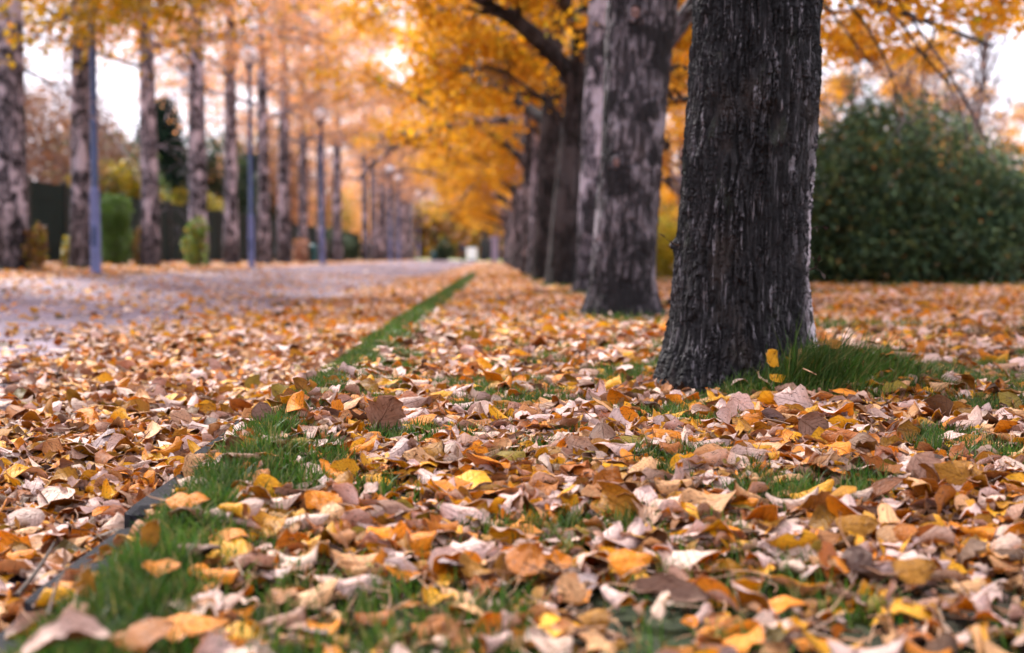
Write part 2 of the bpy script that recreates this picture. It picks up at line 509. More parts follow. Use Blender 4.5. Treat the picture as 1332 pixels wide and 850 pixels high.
def H(x, y):
    x = np.asarray(x, float); y = np.asarray(y, float)
    lawn = 0.012 * (fbm(x * 1.3 + 5, y * 1.3, 3) - 0.5) * 2
    lawn = lawn + 0.06 * np.exp(-(((x - 1.0) / 0.30) ** 2 + ((y - 4.15) / 0.26) ** 2))
    lawn = lawn - 0.02 * np.exp(-(((x - 0.55) / 0.3) ** 2 + ((y - 3.95) / 0.35) ** 2))
    lawn = lawn - 0.085 * sst(3.3, 1.35, y) + 0.04 * np.exp(-(((x - KERB - 0.085) / 0.08) ** 2))
    for tx, ty in RIGHT[1:6]:
        lawn = lawn + 0.03 * np.exp(-(((x - tx) / 0.5) ** 2 + ((y - ty) / 0.5) ** 2))
    road = -0.055 + 0.22 * sst(-1.0, -6.6, x) - 0.085 * sst(3.3, 1.35, y)
    left = road + 0.05 * sst(-6.5, -8.5, x) + 0.01 * (fbm(x, y, 9) - 0.5)
    return np.where(x > KERB, lawn, np.where(x > KERB - 0.10, lawn + (road - lawn) * (KERB - x) / 0.10, np.where(x > -6.4, road, left)))


def axis(parts):
    return np.unique(np.concatenate([np.arange(a, b, s) for a, b, s in parts]).round(4))


def sheet(name, xs, ys, z, mat, extra=0.0):
    X, Y = np.meshgrid(xs, ys)
    v = np.stack([X, Y, z(X, Y) + extra], -1).reshape(-1, 3)
    nx, ny = len(xs), len(ys)
    i = np.arange(ny - 1)[:, None] * nx; j = np.arange(nx - 1)[None]
    f = np.stack([i + j, i + j + 1, i + nx + j + 1, i + nx + j], -1).reshape(-1, 4)
    me = mesh_np(name, v, [f], mats=[mat])
    return tag(link(name, me), kind='structure')


gx = axis([(-400, -40, 40), (-40, -9, 1.5), (-9, -0.8, 0.25), (-0.8, -0.4, 0.02), (-0.4, 2.6, 0.06), (2.6, 12, 0.4), (12, 40, 3), (40, 441, 40)])
gy = axis([(-60, -2, 6), (-2, 0.6, 0.3), (0.6, 7, 0.06), (7, 26, 0.3), (26, 160, 3), (160, 700, 45)])
ground = sheet('ground', gx, gy, H, M['ground'])
ground['label'] = 'park ground of soil, short grass and leaf litter'
rx = np.concatenate([np.linspace(-6.35, -0.8, 24), [-0.70, KERB - 0.102]])
ry = axis([(-20, 0, 2), (0, 8, 0.25), (8, 150, 2)])
road = sheet('road', rx, ry, H, M['road'], 0.006)
road['label'] = 'worn pinkish grey asphalt path with scattered leaves'

kb = MB()
yk = -4.0
while yk < 130:
    L = 0.49 if yk < 5 else (0.98 if yk < 30 else 3.9)
    zc = 0.002 * math.sin(yk * 1.7) - 0.085 * float(sst(3.3, 1.35, yk + L / 2))
    kb.box((KERB - 0.05 + 0.006 * math.sin(yk * 3.1), yk + L / 2, -0.083 + zc), (0.105, L - 0.012, 0.18), 0, 0.014, 0.004 * math.sin(yk * 5))
    yk += L
kerb = tag(link('kerb', kb.mesh('kerb', [M['stone']], smooth=False)), 'dark grey stone kerb between asphalt path and lawn', kind='structure')


# ------------------------------------------------------------------ leaves on the ground
PALETTE = {   # name: (top, underside)
    'orange': ((0.70, 0.235, 0.006), (0.56, 0.36, 0.24)),
    'golden': ((0.74, 0.36, 0.010), (0.58, 0.40, 0.27)),
    'ochre': ((0.38, 0.165, 0.012), (0.48, 0.34, 0.28)),
    'brown': ((0.11, 0.045, 0.014), (0.30, 0.20, 0.17)),
    'rust': ((0.40, 0.12, 0.015), (0.42, 0.26, 0.20)),
    'olive': ((0.27, 0.19, 0.02), (0.42, 0.34, 0.22)),
}
UNDER = {'pale pink': (0.74, 0.53, 0.465), 'cream': (0.76, 0.56, 0.44), 'peach': (0.72, 0.40, 0.18), 'lilac grey': (0.36, 0.27, 0.265), 'pinkish beige': (0.55, 0.37, 0.30)}
TOPN = ['orange', 'golden', 'ochre', 'brown', 'rust', 'olive']
TOPP = np.array([0.34, 0.29, 0.17, 0.08, 0.08, 0.04])
UNDN = list(UNDER)
UNDP = np.array([0.42, 0.24, 0.22, 0.02, 0.10])
TOPC = np.array([PALETTE[k][0] for k in TOPN]); UNDC = np.array([UNDER[k] for k in UNDN])


def leaf_shapes(N, U, V, L, W, k1, k2, tw, wav, rng, solid=True):
    u = np.linspace(0.0, 1.0, U); v = np.linspace(-1, 1, V)
    pr = (u + 0.01) ** 0.50 * (1.01 - u) ** 0.85; pr = pr / pr.max()
    # outlines differ: rounder or longer, some lobed, some with torn or eaten edges
    sk_ = rng.uniform(-0.28, 0.22, (N, 1)); uu = np.clip(u[None] + sk_ * u[None] * (1 - u[None]) * 1.6, 0, 1)
    prN = (uu + 0.01) ** rng.uniform(0.38, 0.62, (N, 1)) * (1.01 - uu) ** rng.uniform(0.6, 1.05, (N, 1)); prN = prN / prN.max(1, keepdims=True)
    lob = np.where(rng.random((N, 1)) < 0.25, 0.16, 0.03)
    prN = prN * (1 + lob * np.sin(u[None] * rng.uniform(14, 22, (N, 1)) + rng.uniform(0, 6, (N, 1))))
    edge = np.ones((N, U, V))
    if U > 5:
        edge = edge + 0.05 * rng.standard_normal((N, U, V)) * (np.abs(v) > 0.9)[None, None]
        torn = (rng.random((N, U, 2)) < 0.10) & (rng.random((N, 1, 1)) < 0.45)
        edge[:, :, 0] *= np.where(torn[:, :, 0], rng.uniform(0.35, 0.8, (N, U)), 1); edge[:, :, -1] *= np.where(torn[:, :, 1], rng.uniform(0.35, 0.8, (N, U)), 1)
    s = v[None, None] * prN[:, :, None] * (W / 2)[:, None, None] * edge
    K2 = np.where(np.abs(k2) < 1e-3, 1e-3, k2)[:, None, None]
    # the curl varies along the leaf
    var = 1 + 0.5 * np.sin(u[None, :, None] * 3.0 + rng.uniform(0, 6.28, (N, 1, 1)))
    a = K2 * s * var
    y = np.sin(a) / (K2 * var); zc = (1 - np.cos(a)) / (K2 * var)
    ph = rng.uniform(0, 6.28, (N, 1, 1)); fr = rng.uniform(0.8, 2.2, (N, 1, 1))
    zc = zc + wav[:, None, None] * np.sin(6.28 * u[None, :, None] * fr + ph + 0.8 * v[None, None]) * np.abs(v[None, None]) ** 1.5
    zc = zc + rng.normal(0, 0.0010, (N, U, V)) * np.where(prN > 0.3, 1, 0.2)[:, :, None]
    K1 = np.where(np.abs(k1) < 1e-3, 1e-3, k1)[:, None, None]
    l = (u[None, :, None] - 0.5) * L[:, None, None]
    th = K1 * l
    cx = np.sin(th) / K1; cz = (1 - np.cos(th)) / K1
    x = cx - np.sin(th) * zc; z = cz + np.cos(th) * zc
    t = tw[:, None, None] * (u[None, :, None] - 0.5)
    y, z = y * np.cos(t) - z * np.sin(t), y * np.sin(t) + z * np.cos(t)
    P = np.stack([np.broadcast_to(x, y.shape), y, z], -1)
    co = np.stack([np.broadcast_to(u[None, :, None], y.shape), np.broadcast_to(v[None, None], y.shape)], -1)
    if solid:
        du = np.gradient(P, axis=1); dv = np.gradient(P, axis=2)
        n = np.cross(du, dv); n /= np.linalg.norm(n, axis=-1, keepdims=True) + 1e-9
        P = np.stack([P + n * 0.0005, P - n * 0.0005], 1)        # N,2,U,V,3
        co = np.stack([co, co], 1)
    else:
        P = P[:, None]; co = co[:, None]
    return P, co


def rotmats(yaw, tx, ty, flip, tilt_last=False):
    cy, sy = np.cos(yaw), np.sin(yaw)
    a = tx + np.where(flip, PI, 0); ca, sa = np.cos(a), np.sin(a)
    cb, sb = np.cos(ty), np.sin(ty)
    o = np.zeros_like(yaw); e = np.ones_like(yaw)
    Rz = np.array([[cy, -sy, o], [sy, cy, o], [o, o, e]]).transpose(2, 0, 1)
    Rx = np.array([[e, o, o], [o, ca, -sa], [o, sa, ca]]).transpose(2, 0, 1)
    Ry = np.array([[cb, o, sb], [o, e, o], [-sb, o, cb]]).transpose(2, 0, 1)
    return (Rx @ Ry @ Rz) if tilt_last else (Rz @ Ry @ Rx)


def grid_faces(N, S, U, V):
    i = np.arange(U - 1)[:, None] * V; j = np.arange(V - 1)[None]
    f = np.stack([i + j, i + j + V, i + V + j + 1, i + j + 1], -1).reshape(-1, 4)
    fs = [f] if S == 1 else [f, f[:, [0, 3, 2, 1]] + U * V]
    f = np.concatenate(fs)
    return (f[None] + (np.arange(N) * S * U * V)[:, None, None]).reshape(-1, 4)


def random_leaf_params(N, rng, near):
    L = np.clip(rng.lognormal(math.log(0.053), 0.28, N), 0.026, 0.098)
    W = L * rng.uniform(0.50, 0.95, N)
    kind = rng.random(N)
    k1 = rng.normal(0, 11, N)
    sg = np.where(rng.random(N) < 0.68, 1, -1)
    k2 = np.where(kind < 0.34, rng.normal(0, 16, N), np.where(kind < 0.82, sg * rng.uniform(24, 60, N), sg * rng.uniform(60, 120, N)))
    tw = rng.normal(0, 0.6, N)
    wav = np.minimum(np.abs(rng.normal(0, 0.0045, N)), 0.008)
    yaw = rng.uniform(0, 2 * PI, N)
    st = rng.random(N) < 0.11
    tx = np.where(st, rng.choice([-1, 1], N) * rng.uniform(0.5, 1.25, N), rng.normal(0, 0.27, N))
    ty = np.where(st, rng.normal(0, 0.35, N), rng.normal(0, 0.2, N))
    flip = rng.random(N) < 0.47
    ti = rng.choice(len(TOPN), N, p=TOPP / TOPP.sum()); ui = rng.choice(len(UNDN), N, p=UNDP / UNDP.sum())
    return dict(L=L, W=W, k1=k1, k2=k2, tw=tw, wav=wav, yaw=yaw, tx=tx, ty=ty, flip=flip, ti=ti, ui=ui, st=st)


def build_leaves(p, x, y, lift, U, V, solid, rng):
    N = len(x)
    P, co = leaf_shapes(N, U, V, p['L'], p['W'], p['k1'], p['k2'], p['tw'], p['wav'], rng, solid)
    S = P.shape[1]
    Rm = rotmats(p['yaw'], p['tx'], p['ty'], p['flip'], p.get('tilt_last', False))
    P = np.einsum('nij,nsuvj->nsuvi', Rm, P)
    zmin = P[..., 2].reshape(N, -1).min(1)
    off = np.stack([x, y, H(x, y) + lift - zmin], -1)
    br = np.where(rng.random((N, 1)) < 0.25, rng.uniform(0.3, 0.75, (N, 1)), rng.uniform(0.85, 1.15, (N, 1)))
    wet = np.where(br < 0.8, 1.0, 0.0) * np.array([0.0, 0.22, 0.40])
    top = TOPC[p['ti']] * br * (1 - 0.4 * wet); und = UNDC[p['ui']] * br * (1 - wet)
    if S == 2:
        c = np.stack([top, und], 1)
    else:
        c = np.where(p['flip'][:, None], und, top)[:, None]
    c = np.broadcast_to(c[:, :, None, None], P.shape)
    seed = rng.uniform(0, 100, N)
    lc = np.concatenate([co, np.broadcast_to(seed[:, None, None, None, None], co.shape[:-1] + (1,))], -1)
    return P, off, c, lc, Rm


def grassiness(x, y):
    nz = fbm(x * 3.1 + 40, y * 2.2, 21)
    wid = 0.066 + 0.012 * nz * sst(3.0, 2.0, y) + 0.022 * sst(5, 14, y)
    strip = 1.2 * np.exp(-(((x - KERB - 0.05 - 0.05 * (nz - 0.5)) / wid) ** 4)) * sst(0.9, 1.2, y) * sst(34, 22, y) * (0.66 + 0.4 * sst(0.36, 0.54, fbm(y * 1.6, x * 0.4, 33)))
    corner = 0.36 * np.exp(-(((x + 0.385) / 0.11) ** 2 + ((y - 2.15) / 0.35) ** 2))
    pat = sst(0.505, 0.585, fbm(x * 5.2 + 3, y * 3.6 + 9, 44)) * 0.86 * np.where(x > KERB, 1, 0) * sst(9.0, 4.0, y) * (0.45 + 0.55 * sst(1.95, 2.5, y))
    pat2 = sst(0.60, 0.68, fbm(x * 0.6 + 3, y * 0.9 + 9, 45)) * 0.8 * np.where(x > 1.3, 1, 0) * sst(3.5, 5, y)
    g = np.maximum.reduce([strip, pat, pat2, corner])
    mound = np.exp(-(((x - 1.0) / 0.36) ** 4 + ((y - 4.04) / 0.22) ** 4))
    ring = np.exp(-(((x - 0.74) / 0.46) ** 4 + ((y - 3.93) / 0.24) ** 4))
    g = np.maximum.reduce([g, mound * 0.84, ring * 0.86])
    for tx, ty in RIGHT[1:8]:
        g = np.maximum(g, 0.9 * np.exp(-(((x - tx) / 0.40) ** 2 + ((y - ty + 0.25) / 0.55) ** 2)))
    for tx, ty in LEFT[2:10]:
        g = np.maximum(g, 0.9 * np.exp(-(((x - tx) / 0.45) ** 2 + ((y - ty + 0.2) / 0.7) ** 2)))
    return np.clip(g, 0, 1)


def trunk_clear(x, y):
    ok = np.ones(len(x), bool)
    for tx, ty in RIGHT + LEFT:
        ok &= (x - tx) ** 2 + (y - ty) ** 2 > 0.24 ** 2
    return ok


def leaf_prob(x, y):
    p = 0.86 - 0.84 * np.minimum(grassiness(x, y), 1)
    nz = fbm(x * 0.9, y * 0.5, 51)
    edge = -1.56 - 0.4 * (nz - 0.5) * 2
    roadp = np.where(x > edge, 0.98, 0.05 + 0.35 * sst(edge - 0.6, edge, x) ** 2 + 0.07 * sst(8.0, 3.5, y)) + 0.12 * sst(0.58, 0.7, nz) * (x < edge)
    roadp = np.where(x < -5.1, np.maximum(roadp, 0.8 * sst(-5.0, -5.9, x)), roadp)
    return np.where(x > KERB - 0.03, p, np.where(x > KERB - 0.11, 0.92 - 0.8 * np.exp(-(((y - 2.33) / 0.2) ** 4)), np.where(x > -6.4, roadp, p * 0.9)))


def scatter(n, y0, y1, side, rng, power=1.0):
    """n points in the wedge the camera looks into (with margin `side` metres), between y0 and y1"""
    out = []
    need = n
    while need > 0:
        y = np.sqrt(rng.uniform(y0 * y0, y1 * y1, need * 2)) if power == 1.0 else y0 + (y1 - y0) * rng.random(need * 2) ** power
        x = (rng.uniform(-0.385, 0.385, need * 2) + 0.011) * y + rng.uniform(-side, side, need * 2)
        k = (rng.random(need * 2) < leaf_prob(x, y)) & trunk_clear(x, y)
        q = np.stack([x[k], y[k]], 1)[:need]
        out.append(q); need -= len(q)
    return np.concatenate(out)


# the big single leaves that catch the eye, each at its photographed place
HERO = [  # px, py, length, width, k1, k2, tilt x, tilt y, yaw, flip, top, under, label
    (585, 640, .092, .075, 4, -9, -0.25, 0.10, 0.3, False, 'orange', 'cream', 'broad bright orange leaf with dark specks arching over grass patch'),
    (872, 775, .118, .062, -3, -34, 0.55, -0.08, 0.12, True, 'brown', 'pale pink', 'long pale pink leaf rolled like a tube, largest of the pale leaves'),
    (857, 800, .060, .040, 5, 12, 0.2, 1.0, 1.75, True, 'golden', 'cream', 'small cream leaf hanging stalk down under the long rolled pale leaf'),
    (245, 657, .078, .055, -4, -8, -0.35, 0.05, 0.15, False, 'orange', 'pale pink', 'orange speckled leaf at the edge of the green kerb grass'),
    (1207, 628, .085, .068, 5, 14, -1.05, 0.25, 1.0, True, 'ochre', 'pale pink', 'pale pink leaf standing on edge against a brown orange leaf'),
    (1236, 632, .072, .060, 4, -10, -0.95, -0.15, 2.6, False, 'ochre', 'pinkish beige', 'brown orange upright leaf leaning behind a pale pink standing leaf'),
    (982, 588, .082, .058, 6, -12, -0.30, 0.10, 0.2, False, 'golden', 'cream', 'golden yellow leaf arched over pale leaves in front of trunk'),
    (684, 742, .072, .066, 3, -10, -0.65, 0.0, 1.3, False, 'orange', 'cream', 'deep orange triangular leaf standing up among pale curled leaves'),
    (820, 742, .076, .066, 4, -14, -0.50, 0.05, 0.25, False, 'orange', 'cream', 'domed orange leaf just behind the long rolled pale leaf'),
    (210, 742, .058, .048, 22, 10, -0.25, 0.0, 0.1, False, 'orange', 'pale pink', 'curled orange leaf like an open ring on dark kerb grass'),
    (196, 708, .050, .036, 4, 16, -1.2, 0.7, 1.2, False, 'ochre', 'cream', 'small ochre leaf standing upright on green kerb grass'),
    (112, 772, .050, .034, 4, 14, -1.1, 0.9, 1.5, False, 'ochre', 'cream', 'small brown leaf tip standing upright beside the kerb stone'),
    (250, 822, .100, .066, 3, -8, -0.30, 0.06, 0.2, False, 'orange', 'cream', 'blurred bright orange leaf at the near edge beside pale ragged leaf'),
    (85, 843, .105, .066, 6, -34, 0.3, 0.08, -0.25, True, 'brown', 'pinkish beige', 'large ragged pale pink leaf nearest the kerb corner'),
    (1115, 697, .078, .064, 3, -20, -0.60, 0.0, 0.0, False, 'ochre', 'pinkish beige', 'olive brown domed leaf with smooth rounded back'),
    (1190, 752, .075, .060, 3, -18, -0.62, 0.1, 0.4, False, 'ochre', 'pinkish beige', 'ochre domed leaf among grass and small straws'),
    (1118, 738, .058, .050, 3, 20, 0.70, 0.1, 1.2, True, 'brown', 'lilac grey', 'lilac grey cupped leaf with dark veins beside dry stalks'),
    (420, 665, .075, .060, 4, -10, -0.55, 0.1, 2.8, False, 'orange', 'peach', 'orange spotted leaf propped on a pale pink leaf'),
    (185, 838, .085, .060, 4, -12, -0.30, 0.0, 0.5, False, 'orange', 'cream', 'out of focus orange leaf lying by the ragged pale pink leaf'),
    (745, 778, .050, .044, 3, 8, 0.8, -0.3, 1.1, True, 'golden', 'peach', 'small peach leaf tilted up over a grass hollow'),
]

def on_lawn(px, py, up=0.02):
    z = 0.0
    for _ in range(6):
        q = on_ground(px, py, z + up); z = float(H(q[0], q[1]))
    return q


hx = np.array([on_lawn(h[0], h[1], 0.035)[:2] for h in HERO])


def params_from(rows):
    g = lambda i: np.array([r[i] for r in rows], float) * (0.86 if i in (2, 3) else 1.0)
    n = len(rows)
    return dict(L=g(2), W=g(3), k1=g(4), k2=g(5), tx=np.abs(g(6)), ty=g(7), tilt_last=True, yaw=g(8), flip=np.array([r[9] for r in rows]),
                ti=np.array([TOPN.index(r[10]) for r in rows]), ui=np.array([UNDN.index(r[11]) for r in rows]),
                tw=np.full(n, 0.15), wav=np.full(n, 0.0025), st=np.abs(g(6)) > 0.6)


NIND = 300 - len(HERO)
YN = 1.97                       # every leaf nearer than this and inside the frame is an object of its own
rr = np.random.default_rng(5)
near = scatter(1500, 1.50, YN, 0.02, rr)
px, py = pix(np.stack([near[:, 0], near[:, 1], np.full(len(near), 0.02)], -1))
inside = (px > -25) & (px < 1357) & (py < 875)
dh = np.min(np.linalg.norm(near[:, None] - hx[None], axis=2), axis=1)
near = near[inside & (dh > 0.045)]
# thin to the count wanted with a spacing test (leaves overlap, but no two share a spot)
keep = []
for q in near:
    if all((q[0] - k[0]) ** 2 + (q[1] - k[1]) ** 2 > 0.0165 ** 2 for k in keep):
        keep.append(q)
    if len(keep) == NIND:
        break
near = np.array(keep)
NEAR_COUNT = len(near)


def stalk_mesh(P, ln, rng):
    """the petiole from the base of a leaf blade: P grid (2,U,V,3) already turned"""
    b = P[0, 0].mean(0); d = b - P[0, 1].mean(0); d /= np.linalg.norm(d) + 1e-9
    d2 = d + rng.normal(0, 0.25, 3)
    pts = [b - d * 0.004, b + d * ln * 0.35, b + d * ln * 0.7 + (d2 - d) * ln * 0.2, b + d2 * ln]
    mb = MB(); mb.tube(pts, [0.0011, 0.0009, 0.0008, 0.001], 5)
    return mb


def describe(p, i):
    """words for a leaf's look"""
    up = p['flip'][i]
    colour = UNDN[p['ui'][i]] if up else TOPN[p['ti'][i]]
    k2 = p['k2'][i]; L = p['L'][i]
    size = 'small' if L < 0.054 else ('large' if L > 0.078 else '')
    if abs(k2) > 50: form = 'tightly rolled'
    elif p['st'][i]: form = 'upturned'
    elif abs(k2) > 30: form = 'strongly curled'
    elif abs(k2) > 17: form = 'gently cupped' if (k2 > 0) != up else 'arched'
    elif abs(p['tw'][i]) > 0.55: form = 'twisted'
    else: form = 'flat'
    return ' '.join(w for w in (size, form, colour) if w)


def near_anchor(x, y, k):
    if x < KERB - 0.11: return 'on the asphalt beyond the kerb stone'
    if x < KERB + 0.0: return 'on the dark kerb stone'
    if x < KERB + 0.14: return 'on the green grass along the kerb'
    short = ['broad bright orange leaf', 'long rolled pale leaf', 'hanging cream leaf', 'orange leaf at kerb grass', 'standing pale pink leaf', 'brown upright leaf', 'golden arched leaf',
             'deep orange triangular leaf', 'domed orange leaf', 'orange ring leaf', 'upright ochre leaf', 'upright brown leaf tip', 'blurred bright orange leaf', 'large ragged pale leaf',
             'olive brown domed leaf', 'ochre domed leaf', 'lilac grey cupped leaf', 'orange spotted leaf', 'out of focus orange leaf', 'small tilted peach leaf']
    d = hx - np.array([x, y]); j = int(np.argmin(np.hypot(d[:, 0], d[:, 1])))
    dist = math.hypot(*d[j])
    dx = d[j][0]; dy = d[j][1]
    if abs(dy) > abs(dx): rel = 'in front of' if dy > 0 else 'behind'
    else: rel = 'beside'
    if dist < 0.07: rel = 'touching'
    elif dist > 0.22: rel = rel + ' and well away from' if rel == 'beside' else 'far ' + rel
    return rel + ' the ' + short[j]


LABELS = {}


def unique_label(cands):
    for c in cands:
        if c not in LABELS:
            LABELS[c] = 1
            return c
    return None


def individual_leaves(P, off, c, lc, p, labels, rng, cats='leaf'):
    U, V = P.shape[2:4]
    f = grid_faces(1, 2, U, V)
    for i in range(len(P)):
        me = mesh_np('fallen_leaf', P[i].reshape(-1, 3), [f], {'tint': c[i].reshape(-1, 3), 'leafco': lc[i].reshape(-1, 3)}, mats=[M['leaf']])
        o = link('fallen_leaf', me, loc=off[i])
        tag(o, labels[i], cats, 'fallen leaves near the camera')
        if rng.random() < 0.6:
            link('stalk', stalk_mesh(P[i], rng.uniform(0.025, 0.05), rng).mesh('stalk', [M['straw']]), o)


rl = np.random.default_rng(21)
ph = params_from(HERO)
P, off, c, lc, _ = build_leaves(ph, hx[:, 0], hx[:, 1], np.full(len(HERO), 0.03), 13, 11, True, rl)
for h in HERO: LABELS[h[12]] = 1
individual_leaves(P, off, c, lc, ph, [h[12] for h in HERO], rl)

pn = random_leaf_params(NEAR_COUNT, rl, True)
lift = rl.uniform(0.0, 0.018, NEAR_COUNT) * (1 - 0.3 * grassiness(near[:, 0], near[:, 1]))
P, off, c, lc, _ = build_leaves(pn, near[:, 0], near[:, 1], lift, 10, 9, True, rl)
labs = []
for i in range(NEAR_COUNT):
    d = describe(pn, i); a = near_anchor(near[i, 0], near[i, 1], i)
    gx_ = grassiness(near[i, 0], near[i, 1])
    mid = 'leaf in grass' if gx_ > 0.45 else 'leaf on litter'
    turn = 'pointing across' if abs(math.sin(pn['yaw'][i])) < 0.5 else 'pointing along the path'
    tone = 'narrow' if pn['W'][i] / pn['L'][i] < 0.7 else 'broad'
    cs = [f'{d} leaf {a}', f'{d} {mid} {a}', f'{tone} {d} leaf {a}', f'{tone} {d} {mid} {a}', f'{d} leaf {turn} {a}', f'{tone} {d} leaf {turn} {a}']
    cs = [q for q in cs if len(q.split()) <= 16] or [f'{d} leaf {a}']
    labs.append(unique_label(cs) or cs[-1])
individual_leaves(P, off, c, lc, pn, labs, rl)

# every other leaf on the ground: one object, finer where it is near
VV, FF, CC, LC = [], [], [], []
nv = 0


def bulk(n, y0, y1, side, U, V, solid, lift_hi, size=1.0, power=1.0, drop_frame=False):
    global nv
    q = scatter(n, y0, y1, side, rl, power)
    if drop_frame:      # leave out what the single leaves already cover
        px, py = pix(np.stack([q[:, 0], q[:, 1], np.full(len(q), 0.02)], -1))
        q = q[~((px > -25) & (px < 1357) & (py < 875) & (q[:, 1] < YN))]
    p = random_leaf_params(len(q), rl, False)
    p['L'] = p['L'] * size; p['W'] = p['W'] * size
    tuft = np.exp(-((q[:, 0] - 0.97) / 0.30) ** 2 - ((q[:, 1] - 4.03) / 0.25) ** 2)
    P, off, c, lc, _ = build_leaves(p, q[:, 0], q[:, 1], rl.uniform(0.0, lift_hi, len(q)) + tuft * rl.uniform(0.02, 0.07, len(q)), U, V, solid, rl)
    P = P + off[:, None, None, None]
    FF.append(grid_faces(len(q), P.shape[1], U, V) + nv)
    VV.append(P.reshape(-1, 3)); CC.append(np.ascontiguousarray(c).reshape(-1, 3)); LC.append(lc.reshape(-1, 3))
    nv += VV[-1].shape[0]


bulk(4600, 0.5, YN, 1.5, 7, 6, True, 0.02, drop_frame=True)
bulk(15000, YN - 0.02, 4.4, 1.2, 8, 7, True, 0.020)
bulk(15500, 4.4, 7.5, 1.3, 7, 5, True, 0.018)
bulk(40000, 7.5, 15.0, 1.5, 5, 4, False, 0.016)
bulk(58000, 15.0, 30.0, 2.0, 3, 3, False, 0.016, 1.1)
bulk(40000, 30.0, 115.0, 3.0, 3, 3, False, 0.02, 1.35, 1.3)
q_ = scatter(9000, 1.2, 6.0, 0.5, rl)
pc_ = random_leaf_params(len(q_), rl, False); kq = rl.uniform(0.18, 0.45, len(q_)); pc_['L'] = pc_['L'] * kq; pc_['W'] = pc_['W'] * kq * rl.uniform(0.6, 1.5, len(q_)); pc_['ti'] = rl.choice([2, 3, 3, 4], len(q_))
P, off, c, lc, _ = build_leaves(pc_, q_[:, 0], q_[:, 1], rl.uniform(0, 0.022, len(q_)), 4, 3, False, rl)
P = P + off[:, None, None, None]
FF.append(grid_faces(len(q_), 1, 4, 3) + nv); VV.append(P.reshape(-1, 3)); CC.append(np.ascontiguousarray(c).reshape(-1, 3) * 0.8); LC.append(lc.reshape(-1, 3)); nv += VV[-1].shape[0]
# loose stalks and straws among them
sp = scatter(2600, 1.0, 6.5, 0.3, rl)
for q in sp:
    ln = rl.uniform(0.03, 0.07); a = rl.uniform(0, 2 * PI); el = rl.normal(0.1, 0.3)
    d = np.array([math.cos(a) * math.cos(el), math.sin(a) * math.cos(el), math.sin(el)])
    b = np.array([q[0], q[1], float(H(q[0], q[1])) + rl.uniform(0.015, 0.045)])
    mb = MB(); mb.tube([b - d * ln / 2, b + rl.normal(0, 0.003, 3), b + d * ln / 2], [0.0009, 0.0008, 0.0011], 4, cap=False)
    v = mb.v[0]; f = mb.f[0]
    FF.append(f + nv); VV.append(v); CC.append(np.tile(rl.choice([[0.42, 0.22, 0.12], [0.3, 0.15, 0.08], [0.5, 0.36, 0.26], [0.06, 0.035, 0.022]]), (len(v), 1)))
    LC.append(np.tile([0.5, 0.6, rl.uniform(0, 100)], (len(v), 1))); nv += len(v)
me = mesh_np('fallen_leaves', np.concatenate(VV), [np.concatenate(FF)], {'tint': np.concatenate(CC), 'leafco': np.concatenate(LC)}, mats=[M['leaf']])
tag(link('fallen_leaves', me), 'carpet of orange and pale pink fallen leaves over lawn and path', 'leaves', kind='stuff')
del VV, FF, CC, LC

# ------------------------------------------------------------------ grass
rg = np.random.default_rng(8)


def grass_pts(n, y0, y1, side):
    out = []
    need = n
    while need > 0:
        y = np.sqrt(rg.uniform(y0 * y0, y1 * y1, need * 3)); x = (rg.uniform(-0.385, 0.385, need * 3) + 0.011) * y + rg.uniform(-side, side, need * 3)
        g = grassiness(x, y); g = g * (0.4 + 0.9 * vn(x * 22, y * 22, 5))
        k = (rg.random(need * 3) < g) & ((x > KERB - 0.045 - 0.06 * (vn(y * 5, x * 0, 3) > 0.5) * (np.abs(y - 2.33) > 0.22)) | (x < -6.4)) & trunk_clear(x, y)
        q = np.stack([x[k], y[k]], 1)[:need]; out.append(q); need -= len(q)
    return np.concatenate(out)


gp = np.concatenate([grass_pts(95000, 1.0, 5.6, 0.3), grass_pts(60000, 5.6, 32, 0.5)])
mp = rg.normal(0, 1, (13000, 2)) * [0.17, 0.13] + [1.01, 4.02]
mp2 = rg.normal(0, 1, (5000, 2)) * [0.20, 0.07] + [0.74, 3.96]
sy_ = 1.0 + 27 * rg.random(70000) ** 1.8
sx_ = KERB + rg.uniform(-0.065, 0.17, len(sy_))
kk = rg.random(len(sy_)) < grassiness(sx_, sy_)
mp3 = rg.normal(0, 1, (4200, 2)) * [0.09, 0.055] + [0.82, 3.88]
gp = np.concatenate([gp, mp, mp2, mp3, np.stack([sx_, sy_], 1)[kk]])
gp = gp[trunk_clear(gp[:, 0], gp[:, 1])]
gp = gp[vn(gp[:, 0] * 30, gp[:, 1] * 30, 77) > 0.33]
N = len(gp)
gl = rg.uniform(0.024, 0.058, N) * (1 + 0.35 * (gp[:, 1] > 5.6))
md = np.exp(-(((gp[:, 0] - 0.97) / 0.30) ** 2 + ((gp[:, 1] - 4.03) / 0.25) ** 2))
lng = (rg.random(N) < 0.05) & (md > 0.2)
gl = np.where((gp[:, 0] < 0.63) & (gp[:, 0] > 0.2) & (gp[:, 1] > 3.7) & (gp[:, 1] < 4.2), gl * 0.6, gl)
fr_ = np.exp(-(((gp[:, 0] - 0.84) / 0.13) ** 2 + ((gp[:, 1] - 3.87) / 0.09) ** 2))
gl = gl * (1 + 0.9 * fr_)
gl = gl * np.where(lng, 1.5, 1.0) * (1 + 1.15 * md * rg.uniform(0.2, 1.25, N) ** 1.5)
gw = rg.uniform(0.0011, 0.0022, N) * np.where(gp[:, 1] > 5.6, 2.2, 1.0)
ya = rg.uniform(0, 2 * PI, N); ln = rg.uniform(0.05, 0.75, N); fa = rg.uniform(0, 2 * PI, N)
